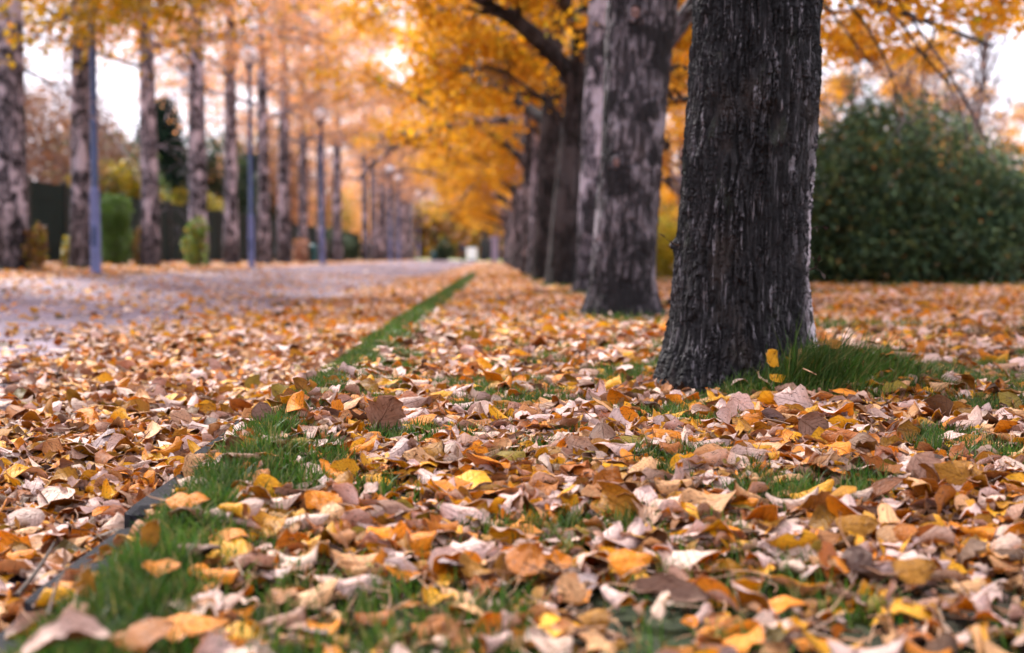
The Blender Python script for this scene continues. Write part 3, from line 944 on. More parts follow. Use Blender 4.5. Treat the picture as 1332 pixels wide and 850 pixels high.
# blades on the mound lean outwards to the open side
fa = np.where(md > 0.25, rg.normal(-0.3, 1.0, N), fa)
t = np.array([0.0, 0.4, 0.75, 1.0]); wd = np.array([1.0, 0.85, 0.55, 0.08])
zz = gl[:, None] * (t - 0.25 * ln[:, None] * t ** 2); out_ = gl[:, None] * ln[:, None] * t ** 2
base = np.stack([gp[:, 0], gp[:, 1], H(gp[:, 0], gp[:, 1])], -1)
cen = base[:, None] + np.stack([out_ * np.cos(fa)[:, None], out_ * np.sin(fa)[:, None], zz], -1)
sd = np.stack([np.cos(ya), np.sin(ya), np.zeros(N)], -1)[:, None] * (gw[:, None] * wd)[..., None]
v = np.stack([cen - sd, cen + sd], 2).reshape(-1, 3)
k = np.arange(3)[:, None] * 2
f = np.concatenate([k, k + 1, k + 3, k + 2], 1)
f = (f[None] + (np.arange(N) * 8)[:, None, None]).reshape(-1, 4)
gc = np.array([0.040, 0.092, 0.010])[None] * rg.uniform(0.55, 1.6, (N, 1)) + rg.normal(0, 0.006, (N, 3)) * [1.6, 1, 0.2]
gc *= (0.6 + 0.8 * vn(gp[:, 0] * 9, gp[:, 1] * 9, 12))[:, None] * np.array([1.15, 1, 1])
dry = rg.random(N) < 0.09
gc[dry] = [0.2, 0.16, 0.05]
gc = np.clip(gc, 0.004, 1)
me = mesh_np('grass', v, [f], {'tint': np.repeat(gc, 8, axis=0)}, mats=[M['grass']])
tag(link('grass', me), 'short green grass showing between fallen leaves and around trunks', 'grass', kind='stuff')


# ------------------------------------------------------------------ trees
GOLD = np.array([[0.76, 0.41, 0.018], [0.78, 0.48, 0.03], [0.68, 0.31, 0.015], [0.74, 0.50, 0.05], [0.52, 0.25, 0.015], [0.44, 0.42, 0.035]])
YELLOW = np.array([[0.62, 0.40, 0.02], [0.52, 0.36, 0.025], [0.66, 0.33, 0.02], [0.40, 0.30, 0.02]])
YELLOW = YELLOW * 0.78
YELLOWP = [0.35, 0.3, 0.2, 0.15]
GOLD = GOLD * 0.9
GOLDP = [0.30, 0.28, 0.2, 0.12, 0.07, 0.03]
PEACH = np.array([[0.74, 0.38, 0.19], [0.72, 0.44, 0.30], [0.70, 0.32, 0.09], [0.56, 0.35, 0.26], [0.74, 0.44, 0.09], [0.42, 0.36, 0.09]])
PEACHP = [0.28, 0.24, 0.2, 0.14, 0.1, 0.04]


def crown_leaves(pts, size, cols, colp, rng, droop=0.5, clump_tone=None):
    n = len(pts)
    L = rng.uniform(0.75, 1.25, n) * size; W = L * rng.uniform(0.6, 0.85, n)
    yaw = rng.uniform(0, 2 * PI, n); pit = rng.normal(-droop, 0.55, n); rol = rng.normal(0, 0.6, n)
    d = np.stack([np.cos(yaw) * np.cos(pit), np.sin(yaw) * np.cos(pit), np.sin(pit)], -1)
    s = np.stack([-np.sin(yaw), np.cos(yaw), np.zeros(n)], -1)
    up = np.cross(d, s)
    s2 = s * np.cos(rol)[:, None] + up * np.sin(rol)[:, None]
    u2 = np.cross(s2, d)
    fold = rng.uniform(-0.3, 0.3, n)[:, None] * W[:, None]
    a = pts; e = pts + d * L[:, None]; m = pts + d * L[:, None] * 0.42
    l = m + s2 * W[:, None] / 2 + u2 * fold; r = m - s2 * W[:, None] / 2 + u2 * fold
    v = np.stack([a, l, e, r], 1).reshape(-1, 3)
    i = np.arange(n)[:, None] * 4
    f = np.concatenate([np.concatenate([i, i + 1, i + 2], 1), np.concatenate([i, i + 2, i + 3], 1)])
    ci = rng.choice(len(cols), n, p=np.array(colp) / sum(colp))
    c = cols[ci] * rng.uniform(0.75, 1.15, (n, 1))
    if clump_tone is not None:
        c = c * clump_tone
    return v, f, np.repeat(c, 4, axis=0)


def bend(p0, d0, length, n, rng, wander=0.12, grav=0.0, up=0.0):
    pts = [np.array(p0, float)]; d = np.array(d0, float); d /= np.linalg.norm(d)
    for k in range(n):
        d = d + rng.normal(0, wander, 3) + np.array([0, 0, up - grav * (k / n)])
        d /= np.linalg.norm(d)
        pts.append(pts[-1] + d * length / n)
    return np.array(pts)


def trunk_mesh(tubes, extra, mat, seed, dense=False):
    mb = MB()
    for i, (pts, r, n) in enumerate(tubes):
        mb.tube(pts, r, n, cap=True, wob=0.10 if n > 8 else 0.0, seed=seed + i)
    for pts, r in extra:
        mb.tube(pts, r, 3 if r[0] < 0.012 else 5, cap=False)
    return mb


def smooth_pts(p, n):
    p = np.asarray(p, float)
    t = np.linspace(0, len(p) - 1, n); i = np.clip(t.astype(int), 0, len(p) - 2); f = (t - i)[:, None]
    p0 = p[np.clip(i - 1, 0, len(p) - 1)]; p1 = p[i]; p2 = p[i + 1]; p3 = p[np.clip(i + 2, 0, len(p) - 1)]
    return 0.5 * (2 * p1 + (p2 - p0) * f + (2 * p0 - 5 * p1 + 4 * p2 - p3) * f ** 2 + (3 * p1 - p0 - 3 * p2 + p3) * f ** 3)


def gen_tree(rng, spine, radii, limbs_at, crown_r, lo, leaf_n, leaf_size, cols, colp, limb_elev=(0.25, 0.8), extra_limbs=(), nsub=7, ntwig=6, clus=0.17, side_n=16, skip_tube=False, grav=0.22, limb_k=1.0, twig_r=0.006, edge_lift=0.0):
    """spine: trunk polyline (local); limbs_at: list of heights; returns tubes, thin, leaf points"""
    sp_ = smooth_pts(spine, 30); rs = np.interp(np.linspace(0, 1, 30), np.linspace(0, 1, len(radii)), radii)
    tubes = [] if skip_tube else [(sp_, rs, side_n)]
    limbs = []
    az = rng.uniform(0, 2 * PI)
    for z in limbs_at:
        i = int(np.argmin(np.abs(sp_[:, 2] - z)))
        az += 2.4 + rng.normal(0, 0.25)
        el = rng.uniform(*limb_elev)
        top = (z - sp_[0][2]) / (sp_[-1][2] - sp_[0][2])
        ln = crown_r * (1.15 - 0.55 * max(0, top - 0.3)) * rng.uniform(0.8, 1.1)
        d = [math.cos(az) * math.cos(el), math.sin(az) * math.cos(el), math.sin(el)]
        r0 = min(rs[i] * 0.62, 0.03 + 0.016 * ln) * limb_k
        limbs.append((bend(sp_[i], d, ln, 9, rng, 0.10, grav, 0.05), r0))
    for pts, r0 in extra_limbs:
        limbs.append((smooth_pts(pts, 12), r0))
    limbs.append((np.array([sp_[-1] + (sp_[-1] - sp_[-2]) * 0.1 * k for k in range(6)]), rs[-1]))
    thin = []; tips = []
    for pts, r0 in limbs:
        tubes.append((pts, np.linspace(r0, r0 * 0.22, len(pts)), 7))
        ln = np.linalg.norm(np.diff(pts, axis=0), axis=1).sum()
        for _ in range(nsub):
            t = rng.uniform(0.22, 1.0); i = min(int(t * (len(pts) - 1)), len(pts) - 2)
            d = pts[i + 1] - pts[i]; d = d / (np.linalg.norm(d) + 1e-9) + rng.normal(0, 0.65, 3) * [1, 1, 0.6]
            sl = max(0.6, ln * rng.uniform(0.22, 0.5))
            sub = bend(pts[i], d, sl, 5, rng, 0.16, 0.22, 0.0)
            thin.append((sub, np.linspace(r0 * 0.3 * (1.1 - t * 0.5), 0.005, len(sub))))
            for _ in range(ntwig):
                j = rng.integers(1, len(sub)); dd = rng.normal(0, 1, 3) * [1, 1, 0.7] - [0, 0, 0.25]
                tw = bend(sub[j], dd, rng.uniform(0.25, 0.75), 3, rng, 0.2, 0.3)
                thin.append((tw, np.linspace(twig_r, twig_r * 0.5, len(tw))))
                tips.append(tw)
    tips = np.array(tips)                       # m,4,3
    m = len(tips)
    pick = rng.integers(0, m, leaf_n); tt = rng.random(leaf_n) ** 0.7 * 3; i = np.minimum(tt.astype(int), 2); f = (tt - i)[:, None]
    pts = tips[pick, i] * (1 - f) + tips[pick, i + 1] * f + rng.normal(0, clus, (leaf_n, 3)) * [1, 1, 0.8]
    tone = rng.uniform(0.8, 1.12, m)[pick]
    zlo = lo + 0.45 * (fbm(pts[:, 0] * 1.1 + 9, pts[:, 1] * 1.1, int(rng.integers(0, 99))) - 0.5) * 2
    zlo = zlo + edge_lift * np.maximum(0, np.hypot(pts[:, 0], pts[:, 1]) - 2.0)
    k = pts[:, 2] > zlo
    return tubes, thin, pts[k], tone[k][:, None]


def foliage_mesh(name, pts, tone, size, cols, colp, rng, mat, droop=0.5):
    v, f, c = crown_leaves(pts, size, cols, colp, rng, droop, None)
    c = c * np.repeat(tone, 4, axis=0)
    return mesh_np(name, v, [f], {'tint': c}, smooth=False, mats=[mat])


def tree_data(seed, spine, radii, limbs_at, crown_r, lo, leaf_n, size, cols, colp, bark, **kw):
    rng = np.random.default_rng(seed)
    tubes, thin, pts, tone = gen_tree(rng, spine, radii, limbs_at, crown_r, lo, leaf_n, size, cols, colp, **kw)
    tm = trunk_mesh(tubes, thin, bark, seed).mesh('trunk', [bark])
    cm = foliage_mesh('crown', pts, tone, size, cols, colp, rng, M['crown'])
    return tm, cm


def place_tree(name, label, cat, x, y, tm, cm, rz=0.0, sc=1.0, group=None, dz=-0.04):
    t_ = thing(name, label, cat, (x, y, float(H(x, y)) + dz), rz, group)
    t_.scale = (sc, sc, sc)
    link('trunk', tm, t_); link('crown', cm, t_)
    return t_


def loc_of(p, base):
    return np.asarray(p) - np.asarray(base)


# ---- the front trunk: dense bark relief
def front_tree():
    d = T1[1]
    rows = [(-150, 918, 1080), (0, 907, 1066), (100, 901.5, 1062), (200, 893, 1055.5), (300, 886, 1048), (360, 880, 1048), (400, 876, 1050), (430, 871, 1054), (450, 867, 1058), (470, 863, 1063), (490, 860, 1070), (505, 857, 1076), (530, 853, 1084)]
    zs, cx, rr_ = [], [], []
    for py, l, r in rows:
        a = at(l, py, d); b = at(r, py, d)
        zs.append(a[2]); cx.append((a[0] + b[0]) / 2); rr_.append((b[0] - a[0]) / 2)
    zs, cx, rr_ = np.array(zs)[::-1], np.array(cx)[::-1], np.array(rr_)[::-1]
    NZ, NA = 860, 620
    z = np.linspace(zs[0], zs[-1], NZ); X = np.interp(z, zs, cx); Rd = np.interp(z, zs, rr_)
    ker = np.hanning(41); ker /= ker.sum()
    X = np.convolve(np.pad(X, 20, 'edge'), ker, 'valid'); Rd = np.convolve(np.pad(Rd, 20, 'edge'), ker, 'valid')
    tq = np.linspace(0, 2 * PI, NA, endpoint=False); an = tq + 0.55 * np.cos(tq)      # 0 = +x, -pi/2 = towards the camera, where samples are closest
    A, Z = np.meshgrid(an, z)
    arc = A * 0.2
    # wrap the noise so that the seam (at +x) falls behind: use a circle for large features
    cxn, syn = np.cos(A), np.sin(A)
    wx = (fbm(arc * 16, Z * 7, 61) - 0.5) * 0.022 + (fbm(arc * 50, Z * 22, 62) - 0.5) * 0.009
    def ridge(q): return 1 - np.abs(2 * q - 1)
    q_ = arc + wx
    a1 = ridge(vn(q_ * 58, Z * 3.2 + 3 * vn(arc * 9, Z * 2, 60), 63))
    a2 = ridge(vn(q_ * 105 + 9, Z * 6.5, 64))
    a3 = ridge(vn(q_ * 190 + 4, Z * 13, 65))
    fur = np.maximum.reduce([sst(0.74, 0.97, a1), 0.8 * sst(0.80, 0.98, a2), 0.5 * sst(0.86, 0.99, a3)])
    # flakes: each plate lifts towards its lower edge and breaks off
    saw = (Z * 21 + 5 * vn(q_ * 55, Z * 4, 66) + 2.5 * vn(q_ * 150, Z * 9, 69)) % 1.0
    steps = (1 - saw) * sst(0.30, 0.55, vn(q_ * 30, Z * 12, 67))
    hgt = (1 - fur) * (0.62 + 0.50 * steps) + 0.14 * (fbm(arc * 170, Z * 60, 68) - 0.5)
    rel = (hgt - 0.6) * 0.021
    big = (fbm(2 + 1.4 * cxn, Z * 2.2 + 1.4 * syn, 70) - 0.5) * 0.022
    # root flare: three toes low down
    fl = sst(0.16, -0.05, Z) * (0.06 * np.maximum(0, np.cos(A + 0.25)) ** 6 + 0.04 * np.maximum(0, np.cos(A + 2.6)) ** 4 + 0.02 * np.maximum(0, np.cos(A + 1.4)) ** 8)
    # healed scar and knot on the face
    ka = (arc - (-PI / 2 + 0.12 + 2 * PI) * 0.2 + 0.0); kz = Z - at(985, 165, d)[2]
    kd = np.sqrt((ka / 0.032) ** 2 + (kz / 0.045) ** 2)
    knot = -0.022 * np.exp(-kd ** 2) + 0.010 * np.exp(-((kd - 1.5) / 0.4) ** 2)
    burl_a = ((A - PI + PI) % (2 * PI) - PI) * 0.2; burl = 0.02 * np.exp(-((burl_a / 0.02) ** 2 + ((Z - at(884, 320, d)[2]) / 0.018) ** 2))
    Rr = Rd[:, None] + rel + big + fl + knot + burl
    v = np.stack([X[:, None] + Rr * np.cos(A), d + Rr * np.sin(A), Z], -1)
    lich = np.exp(-(((np.abs(((A + PI) % (2 * PI)) - PI) - 0.24) / 0.22) ** 2)) * sst(1.2, 0.7, Z + 0.5 * fbm(arc * 8, Z * 3, 71)) * np.where(np.sin(A) < 0.1, 1, 0)
    lich = lich + 0.0 * Z
    base = np.array([X[0], d, z[0]])
    i = np.arange(NZ - 1)[:, None] * NA; j = np.arange(NA)[None]; j2 = (j + 1) % NA
    f = np.stack([i + j, i + j2, i + NA + j2, i + NA + j], -1).reshape(-1, 4)
    V0 = (v - base).reshape(-1, 3)
    # upper stem, limbs and twigs continue above the frame
    rng = np.random.default_rng(101)
    top = np.array([X[-1], d, z[-1]]) - base
    spine = [top - [0.004, 0, 0.06], top + [0.03, 0, 0.8], top + [0.05, 0.05, 1.7], top + [0.0, 0.0, 3.0], top + [0.1, -0.1, 5.0]]
    tubes, thin, pts, tone = gen_tree(rng, spine, [Rd[-1] * 0.99, 0.185, 0.16, 0.11, 0.03], [2.9, 3.2, 3.6, 4.0, 4.4, 4.9, 5.5, 6.0], 2.9, 2.9, 3500, 0.085, GOLD, GOLDP, limb_elev=(0.4, 0.9))
    mb = trunk_mesh(tubes, thin, None, 101)
    V1 = np.concatenate(mb.v); n0 = len(V0)
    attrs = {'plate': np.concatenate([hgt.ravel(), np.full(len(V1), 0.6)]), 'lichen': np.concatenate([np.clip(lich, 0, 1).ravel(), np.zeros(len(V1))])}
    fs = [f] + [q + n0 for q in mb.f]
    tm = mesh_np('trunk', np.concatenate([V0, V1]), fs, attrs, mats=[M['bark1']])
    t_ = thing('broadleaf_tree', 'thick dark trunk with rugged charcoal bark and grassy foot, frontmost tree', 'tree', base, 0, 'trees along the lawn')
    tk_ = link('trunk', tm, t_)
    link('crown', foliage_mesh('crown', pts, tone, 0.085, GOLD, GOLDP, rng, M['crown']), t_)
    # little sprouts on its flank
    for px_, py_, n in ((1050, 352, 3), (1049, 300, 2), (884, 320, 1)):
        p0 = at(px_, py_, d - 0.02) - base
        s = MB(); vv = []
        sgn = 1 if px_ > 950 else -1
        s.tube([p0 - [0.02 * sgn, 0, 0], p0 + [0.012 * sgn, -0.005, 0.003], p0 + [0.03 * sgn, -0.01, 0.012]], [0.004, 0.003, 0.0015], 5)
        for k_ in range(n):
            e = p0 + [0.03 * sgn, -0.01, 0.012] ; dd = rng.normal(0, 1, 3) * [0.5, 0.6, 0.8] + [0.6 * sgn, -0.2, 0.2]; dd /= np.linalg.norm(dd)
            s.tube([e - [0.01 * sgn, 0, 0.004], e + dd * 0.018], [0.0013, 0.001], 4)
            L_ = 0.03; q0 = e + dd * 0.018; sdv = np.cross(dd, rng.normal(0, 1, 3)); sdv /= np.linalg.norm(sdv)
            nn = np.cross(sdv, dd)
            vv = np.array([q0, q0 + dd * L_ * 0.5 + sdv * 0.008 + nn * 0.004, q0 + dd * L_, q0 + dd * L_ * 0.5 - sdv * 0.008 + nn * 0.004])
            s.add(vv, np.array([[0, 1, 2], [0, 2, 3]]), 1)
        link('sprout', s.mesh('sprout', [M['twig'], M['dry']]), tk_)
    return t_


front_tree()


def relief_trunk(pts, radii, NZ, NA, seed, amp=0.012):
    """trunk surface with knots and shallow vertical cracks; returns verts, faces"""
    p = smooth_pts(pts, NZ); r = np.interp(np.linspace(0, 1, NZ), np.linspace(0, 1, len(radii)), radii)
    an = np.linspace(0, 2 * PI, NA, endpoint=False); A, K = np.meshgrid(an, np.arange(NZ))
    Z = p[:, 2][:, None] + 0 * A
    arc = A * r.mean()
    wx = (fbm(arc * 14, Z * 5, seed) - 0.5) * 0.03
    a1 = 1 - np.abs(2 * vn((arc + wx) * 40, Z * 5, seed + 1) - 1)
    rel = -amp * 0.7 * sst(0.78, 0.98, a1) + amp * (fbm(arc * 50, Z * 24, seed + 2) - 0.5) + amp * 1.6 * (fbm(1.3 * np.cos(A) + 4, Z * 2.6 + 1.3 * np.sin(A), seed + 3) - 0.5) * 2
    hk = sst(0.66, 0.8, fbm(arc * 9, Z * 16, seed + 4)); rel = rel - amp * 0.8 * hk
    low = sst(0.35, 0.0, Z - p[0, 2])
    rel = rel + low * 0.05 * (0.5 + 0.5 * np.cos(A * 4 + seed)) ** 2
    rr2 = r[:, None] + rel
    v = np.stack([p[:, 0][:, None] + rr2 * np.cos(A), p[:, 1][:, None] + rr2 * np.sin(A), Z], -1).reshape(-1, 3)
    i = np.arange(NZ - 1)[:, None] * NA; j = np.arange(NA)[None]; j2 = (j + 1) % NA
    return v, np.stack([i + j, i + j2, i + NA + j2, i + NA + j], -1).reshape(-1, 4)


LIMB_GAP = [[(752, 128), (741, 96), (715, 68), (688, 44), (660, 20), (621, 0)], [(730, 158), (700, 124), (658, 95), (620, 92)]]


def shaped_tree(label, d, rows, seed, bark, limbs_at, extra, crown_r, lo, leaf_n, top_pts, top_r, sprouts=(), knots=(), NZ=260, NA=150, **kw):
    """a tree whose trunk outline is given as (py, left px, right px) rows at distance d"""
    P_, Rr = [], []
    for py, l, r in rows:
        a = at(l, py, d); b = at(r, py, d)
        P_.append([(a[0] + b[0]) / 2, d, a[2]]); Rr.append((b[0] - a[0]) / 2)
    base = np.array(P_[0]); P_ = [np.array(q) - base for q in P_]
    rng = np.random.default_rng(seed)
    v, f = relief_trunk(P_, Rr, NZ, NA, seed)
    top = P_[-1]
    spine = [top - [0, 0, 0.05]] + [top + np.array(q) for q in top_pts]
    ex = [([np.asarray(q) - base for q in pts], r0) for pts, r0 in extra]
    tubes, thin, pts, tone = gen_tree(rng, spine, [Rr[-1] * 0.98] + list(top_r), limbs_at, crown_r, lo, leaf_n, 0.095, GOLD, GOLDP, extra_limbs=ex, **kw)
    # boughs of the nearer trees part around the heavy limb of the forked tree
    wp = pts + base; qx, qy = pix(wp)
    keep_ = np.ones(len(pts), bool)
    for chain in LIMB_GAP:
        for (x0, y0), (x1, y1) in zip(chain[:-1], chain[1:]):
            tt = np.clip(((qx - x0) * (x1 - x0) + (qy - y0) * (y1 - y0)) / ((x1 - x0) ** 2 + (y1 - y0) ** 2), 0, 1)
            keep_ &= (np.hypot(qx - x0 - tt * (x1 - x0), qy - y0 - tt * (y1 - y0)) > 22) | (wp[:, 1] > 18.9)
    pts, tone = pts[keep_], tone[keep_]
    mb = trunk_mesh(tubes, thin, None, seed)
    mb.add(v, f)
    t_ = thing('broadleaf_tree', label, 'tree', base, 0, 'trees along the lawn')
    tk_ = link('trunk', mb.mesh('trunk', [bark]), t_)
    link('crown', foliage_mesh('crown', pts, tone, 0.095, GOLD, GOLDP, rng, M['crown']), t_)
    for px_, py_, sgn, ln in sprouts:
        p0 = at(px_, py_, d - 0.02) - base
        s = MB()
        st_ = bend(p0 - [0.03 * sgn, 0, 0], [sgn, -0.2, 0.15], ln, 4, rng, 0.2, 0.1)
        s.tube(st_, np.linspace(0.006, 0.002, 5), 5)
        for k_ in range(7):
            q0 = st_[1 + k_ % 4] + rng.normal(0, 0.01, 3); dd = rng.normal(0, 1, 3) + [0.5 * sgn, 0, -0.5]; dd /= np.linalg.norm(dd)
            sv = np.cross(dd, rng.normal(0, 1, 3)); sv /= np.linalg.norm(sv); nn = np.cross(sv, dd); L_ = rng.uniform(0.05, 0.085)
            s.add(np.array([q0, q0 + dd * L_ * 0.5 + sv * L_ * 0.3 + nn * 0.008, q0 + dd * L_, q0 + dd * L_ * 0.5 - sv * L_ * 0.3 + nn * 0.008]), np.array([[0, 1, 2], [0, 2, 3]]), 1)
        link('sprout', s.mesh('sprout', [M['twig'], M['dry']]), tk_)
    for px_, py_, rk in knots:
        p0 = at(px_, py_, d) - base
        cxx = np.interp(p0[2], [q[2] for q in P_], [q[0] for q in P_]); rrx = np.interp(p0[2], [q[2] for q in P_], Rr)
        dx = p0[0] - cxx; p0 = np.array([p0[0], -math.sqrt(max(rrx ** 2 - dx ** 2, 0)) + 0.0, p0[2]])
        k_ = MB(); aa = np.linspace(0, 2 * PI, 17)
        k_.tube([p0 + [rk * math.cos(q), -0.006 - 0.004 * math.sin(q * 2), 1.15 * rk * math.sin(q)] for q in aa], 0.32 * rk, 8, cap=False)
        k_.lathe([(rk * 0.05, 0.012), (rk * 0.6, 0.008), (rk * 0.9, -0.01)], (0, 0, 0), 14, 1)
        lv = k_.v[-1]; k_.v[-1] = np.stack([lv[:, 0], -lv[:, 2] - 0.004, lv[:, 1] * 1.15], -1) + p0
        link('knot', k_.mesh('knot', [bark, M['wood']]), tk_)
    return t_


shaped_tree('tall grey trunk with cut branch knot and withered side shoots, second from camera', 8.9,
            [(432, 756, 868), (413, 761, 862), (395, 764, 856), (370, 767, 854), (320, 771, 855), (265, 775, 857), (210, 779, 862), (159, 782.5, 867), (100, 786, 872), (53, 788, 876), (0, 791, 881), (-60, 794, 886)],
            202, M['bark2'], [2.7, 3.0, 3.4, 3.8, 4.3, 4.9, 5.5, 6.1],
            [([at(858, 62, 9.3), at(880, 36, 9.3), at(905, 0, 9.25), at(940, -70, 9.2), at(1010, -160, 9.1), at(1120, -230, 9.0)], 0.075),
             ([at(866, -60, 9.35), at(940, -70, 9.8), at(1040, -40, 10.3), at(1130, 0, 10.7), at(1210, 30, 11.0), at(1290, 60, 11.4)], 0.06),
             ([at(866, -130, 9.35), at(960, -130, 9.9), at(1100, -80, 10.6), at(1230, -40, 11.2), at(1340, 0, 11.8), at(1420, 30, 12.2)], 0.06)],
            3.9, 2.3, 17000, [[0.02, 0, 0.6], [0.0, 0.1, 1.8], [0.1, 0, 3.2], [0.1, 0, 4.8]], [0.2, 0.16, 0.1, 0.03],
            sprouts=((870, 92, 1, 0.13), (868, 120, 1, 0.10), (862, 185, 1, 0.09), (858, 235, 1, 0.07), (856, 398, 1, 0.09)), knots=((822, 24, 0.045), (799, 214, 0.032)), NZ=420, NA=260)
shaped_tree('pale blotched trunk squeezed between grey knotted trunk and dark forked trunk', 14.1,
            [(398, 742, 800), (385, 745, 798), (340, 750, 798), (265, 753, 800), (159, 759, 804), (53, 764, 808), (-80, 768, 812)],
            303, M['bark3'], [3.3, 3.6, 4.0, 4.4, 4.9, 5.4, 6.0, 6.6],
            [([at(800, -70, 14.1), at(880, -60, 14.2), at(980, -10, 14.5), at(1070, 40, 14.8), at(1130, 80, 15.0)], 0.06), ([at(800, -120, 14.1), at(900, -110, 14.4), at(1040, -60, 14.9), at(1160, -10, 15.4), at(1250, 30, 15.8)], 0.06),
             ([at(800, -40, 14.1), at(850, 0, 14.2), at(900, 40, 14.4)], 0.04)], 4.2, 2.5, 26000, [[0, 0, 0.8], [0.1, 0, 1.8], [0.1, 0, 3.0], [0.1, 0, 4.6]], [0.2, 0.15, 0.1, 0.03])
shaped_tree('dark forked tree with a heavy limb reaching out over the path', 18.8,
            [(378, 704, 762), (370, 708, 760), (330, 713, 760), (265, 719, 762), (200, 727, 768), (159, 731, 772), (125, 735, 774), (100, 738, 776)],
            404, M['bark4'], [3.4, 3.9, 4.4, 4.9, 5.5, 6.1, 6.8],
            [([at(752, 128, 18.8), at(741, 96, 18.75), at(715, 68, 18.7), at(688, 44, 18.6), at(660, 20, 18.5), at(621, 0, 18.4), at(585, -40, 18.3), at(540, -60, 18.1), at(480, -60, 18.0)], 0.135),
             ([at(730, 158, 18.8), at(718, 142, 18.7), at(700, 124, 18.6), at(682, 112, 18.5), at(658, 95, 18.4), at(630, 90, 18.3), at(590, 96, 18.1)], 0.045),
             ([at(715, 72, 18.7), at(690, 74, 18.6), at(664, 76, 18.5), at(640, 70, 18.4)], 0.03),
             ([at(688, 44, 18.6), at(676, 20, 18.5), at(668, -20, 18.5), at(660, -90, 18.4)], 0.05),
             ([at(772, 90, 18.8), at(800, 60, 18.9), at(850, 70, 19.2), at(900, 120, 19.6), at(940, 150, 19.9)], 0.05), ([at(772, 60, 18.8), at(820, 10, 19), at(900, 20, 19.4), at(990, 60, 20), at(1080, 100, 20.5)], 0.06)],
            4.3, 2.45, 32000, [[0.04, 0, 0.7], [0.25, 0, 1.5], [0.4, 0, 2.8], [0.4, 0.1, 4.8]], [0.16, 0.13, 0.09, 0.03], nsub=8)

GROUP_R = 'trees along the lawn'
gold_var = []
for s_ in range(3):
    rg2 = np.random.default_rng(500 + s_)
    lean = rg2.normal(0, 0.1, 2)
    spine = [[0, 0, -0.05], [0.01, 0, 1.0], [lean[0] * 0.4, lean[1] * 0.4, 2.2], [lean[0], lean[1], 4.0], [lean[0] * 1.4, lean[1], 6.0], [lean[0], lean[1], 8.2]]
    gold_var.append(tree_data(510 + s_, spine, [0.30, 0.23, 0.20, 0.15, 0.09, 0.025], [2.3, 2.6, 2.9, 3.3, 3.8, 4.3, 4.9, 5.5, 6.1, 6.8], 4.4, 2.2, 26000, 0.10, GOLD, GOLDP, [M['bark4'], M['bark3'], M['bark2']][s_], limb_elev=(0.15, 0.7), edge_lift=0.6))
ORD = ['fifth', 'sixth', 'seventh', 'eighth', 'ninth', 'tenth', 'eleventh', 'twelfth', 'thirteenth', 'fourteenth', 'fifteenth', 'sixteenth', 'seventeenth', 'eighteenth', 'nineteenth', 'twentieth',
       'twenty-first', 'twenty-second', 'twenty-third', 'twenty-fourth', 'twenty-fifth', 'twenty-sixth']
for k, (x, y) in enumerate(RIGHT[4:]):
    tm, cm = gold_var[k % 3]
    if k < 2:
        lab = f'golden tree just behind the dark forked tree, {ORD[k]} trunk of the lawn row'
    else:
        lab = f'golden avenue tree far down the lawn row, {ORD[k]} trunk from camera'
    place_tree('broadleaf_tree', lab, 'tree', x, y, tm, cm, rz=k * 1.9 + 0.6, sc=1.0 + 0.08 * math.sin(k * 2.1), group=GROUP_R)

# ---- the row beyond the path: tall straight pale trunks, thin peach and gold crowns
GROUP_L = 'trees across the path'
left_var = []
for s_ in range(3):
    rg2 = np.random.default_rng(600 + s_)
    lean = rg2.normal(0, 0.06, 2)
    spine = [[0, 0, -0.05], [0, 0, 1.5], [lean[0] * 0.4, lean[1] * 0.4, 3.5], [lean[0], lean[1], 6.0], [lean[0] * 1.4, lean[1], 8.0], [lean[0], lean[1], 10.5]]
    cols, cp = (YELLOW, YELLOWP) if s_ == 0 else (PEACH, PEACHP)
    left_var.append(tree_data(610 + s_, spine, [0.27, 0.205, 0.185, 0.16, 0.115, 0.025], [3.0, 3.3, 3.8, 4.2, 4.7, 5.2, 5.8, 6.5, 7.2, 8.0] if s_ == 0 else [4.6, 5.0, 5.4, 5.8, 6.3, 6.9, 7.5, 8.2, 9.0], 4.5, 2.75 if s_ == 0 else 4.9, 14000 if s_ == 0 else 7600, 0.10, cols, cp, M['bark3'],
                              limb_elev=(0.0, 0.5), nsub=9, ntwig=7 if s_ == 0 else 11, clus=0.2, limb_k=0.3 if s_ == 0 else 0.5, twig_r=0.006 if s_ == 0 else 0.0095))
LLAB = {2: 'stout dark based trunk before the fence panel, first in view across the path', 3: 'pale grey trunk directly behind the blue lamp post', 4: 'pale mottled trunk between green clipped shrub and small sapling',
        5: 'pale mottled trunk in front of the dark evergreen gap, fourth across the path', 6: 'slim two toned trunk, fifth across the path', 7: 'pale trunk standing close to the second blue lamp post'}
for k, (x, y) in enumerate(LEFT):
    tm, cm = left_var[0 if k < 3 else 1 + k % 2]
    lab = LLAB.get(k) or (f'golden crowned tree at the frame edge across the path, {"one" if k == 0 else "two"} before the fence panel' if k < 2 else f'peach crowned avenue tree across the path, number {k - 1} of its row counted from camera')
    place_tree('avenue_tree', lab, 'tree', x, y, tm, cm, rz=k * 2.3, sc=1.0 + 0.06 * math.sin(k * 1.3), group=GROUP_L).scale[0:2] = (1.22, 1.22) if k == 2 else (1 + 0.12 * math.sin(k * 4.1), 1 + 0.12 * math.sin(k * 4.1))


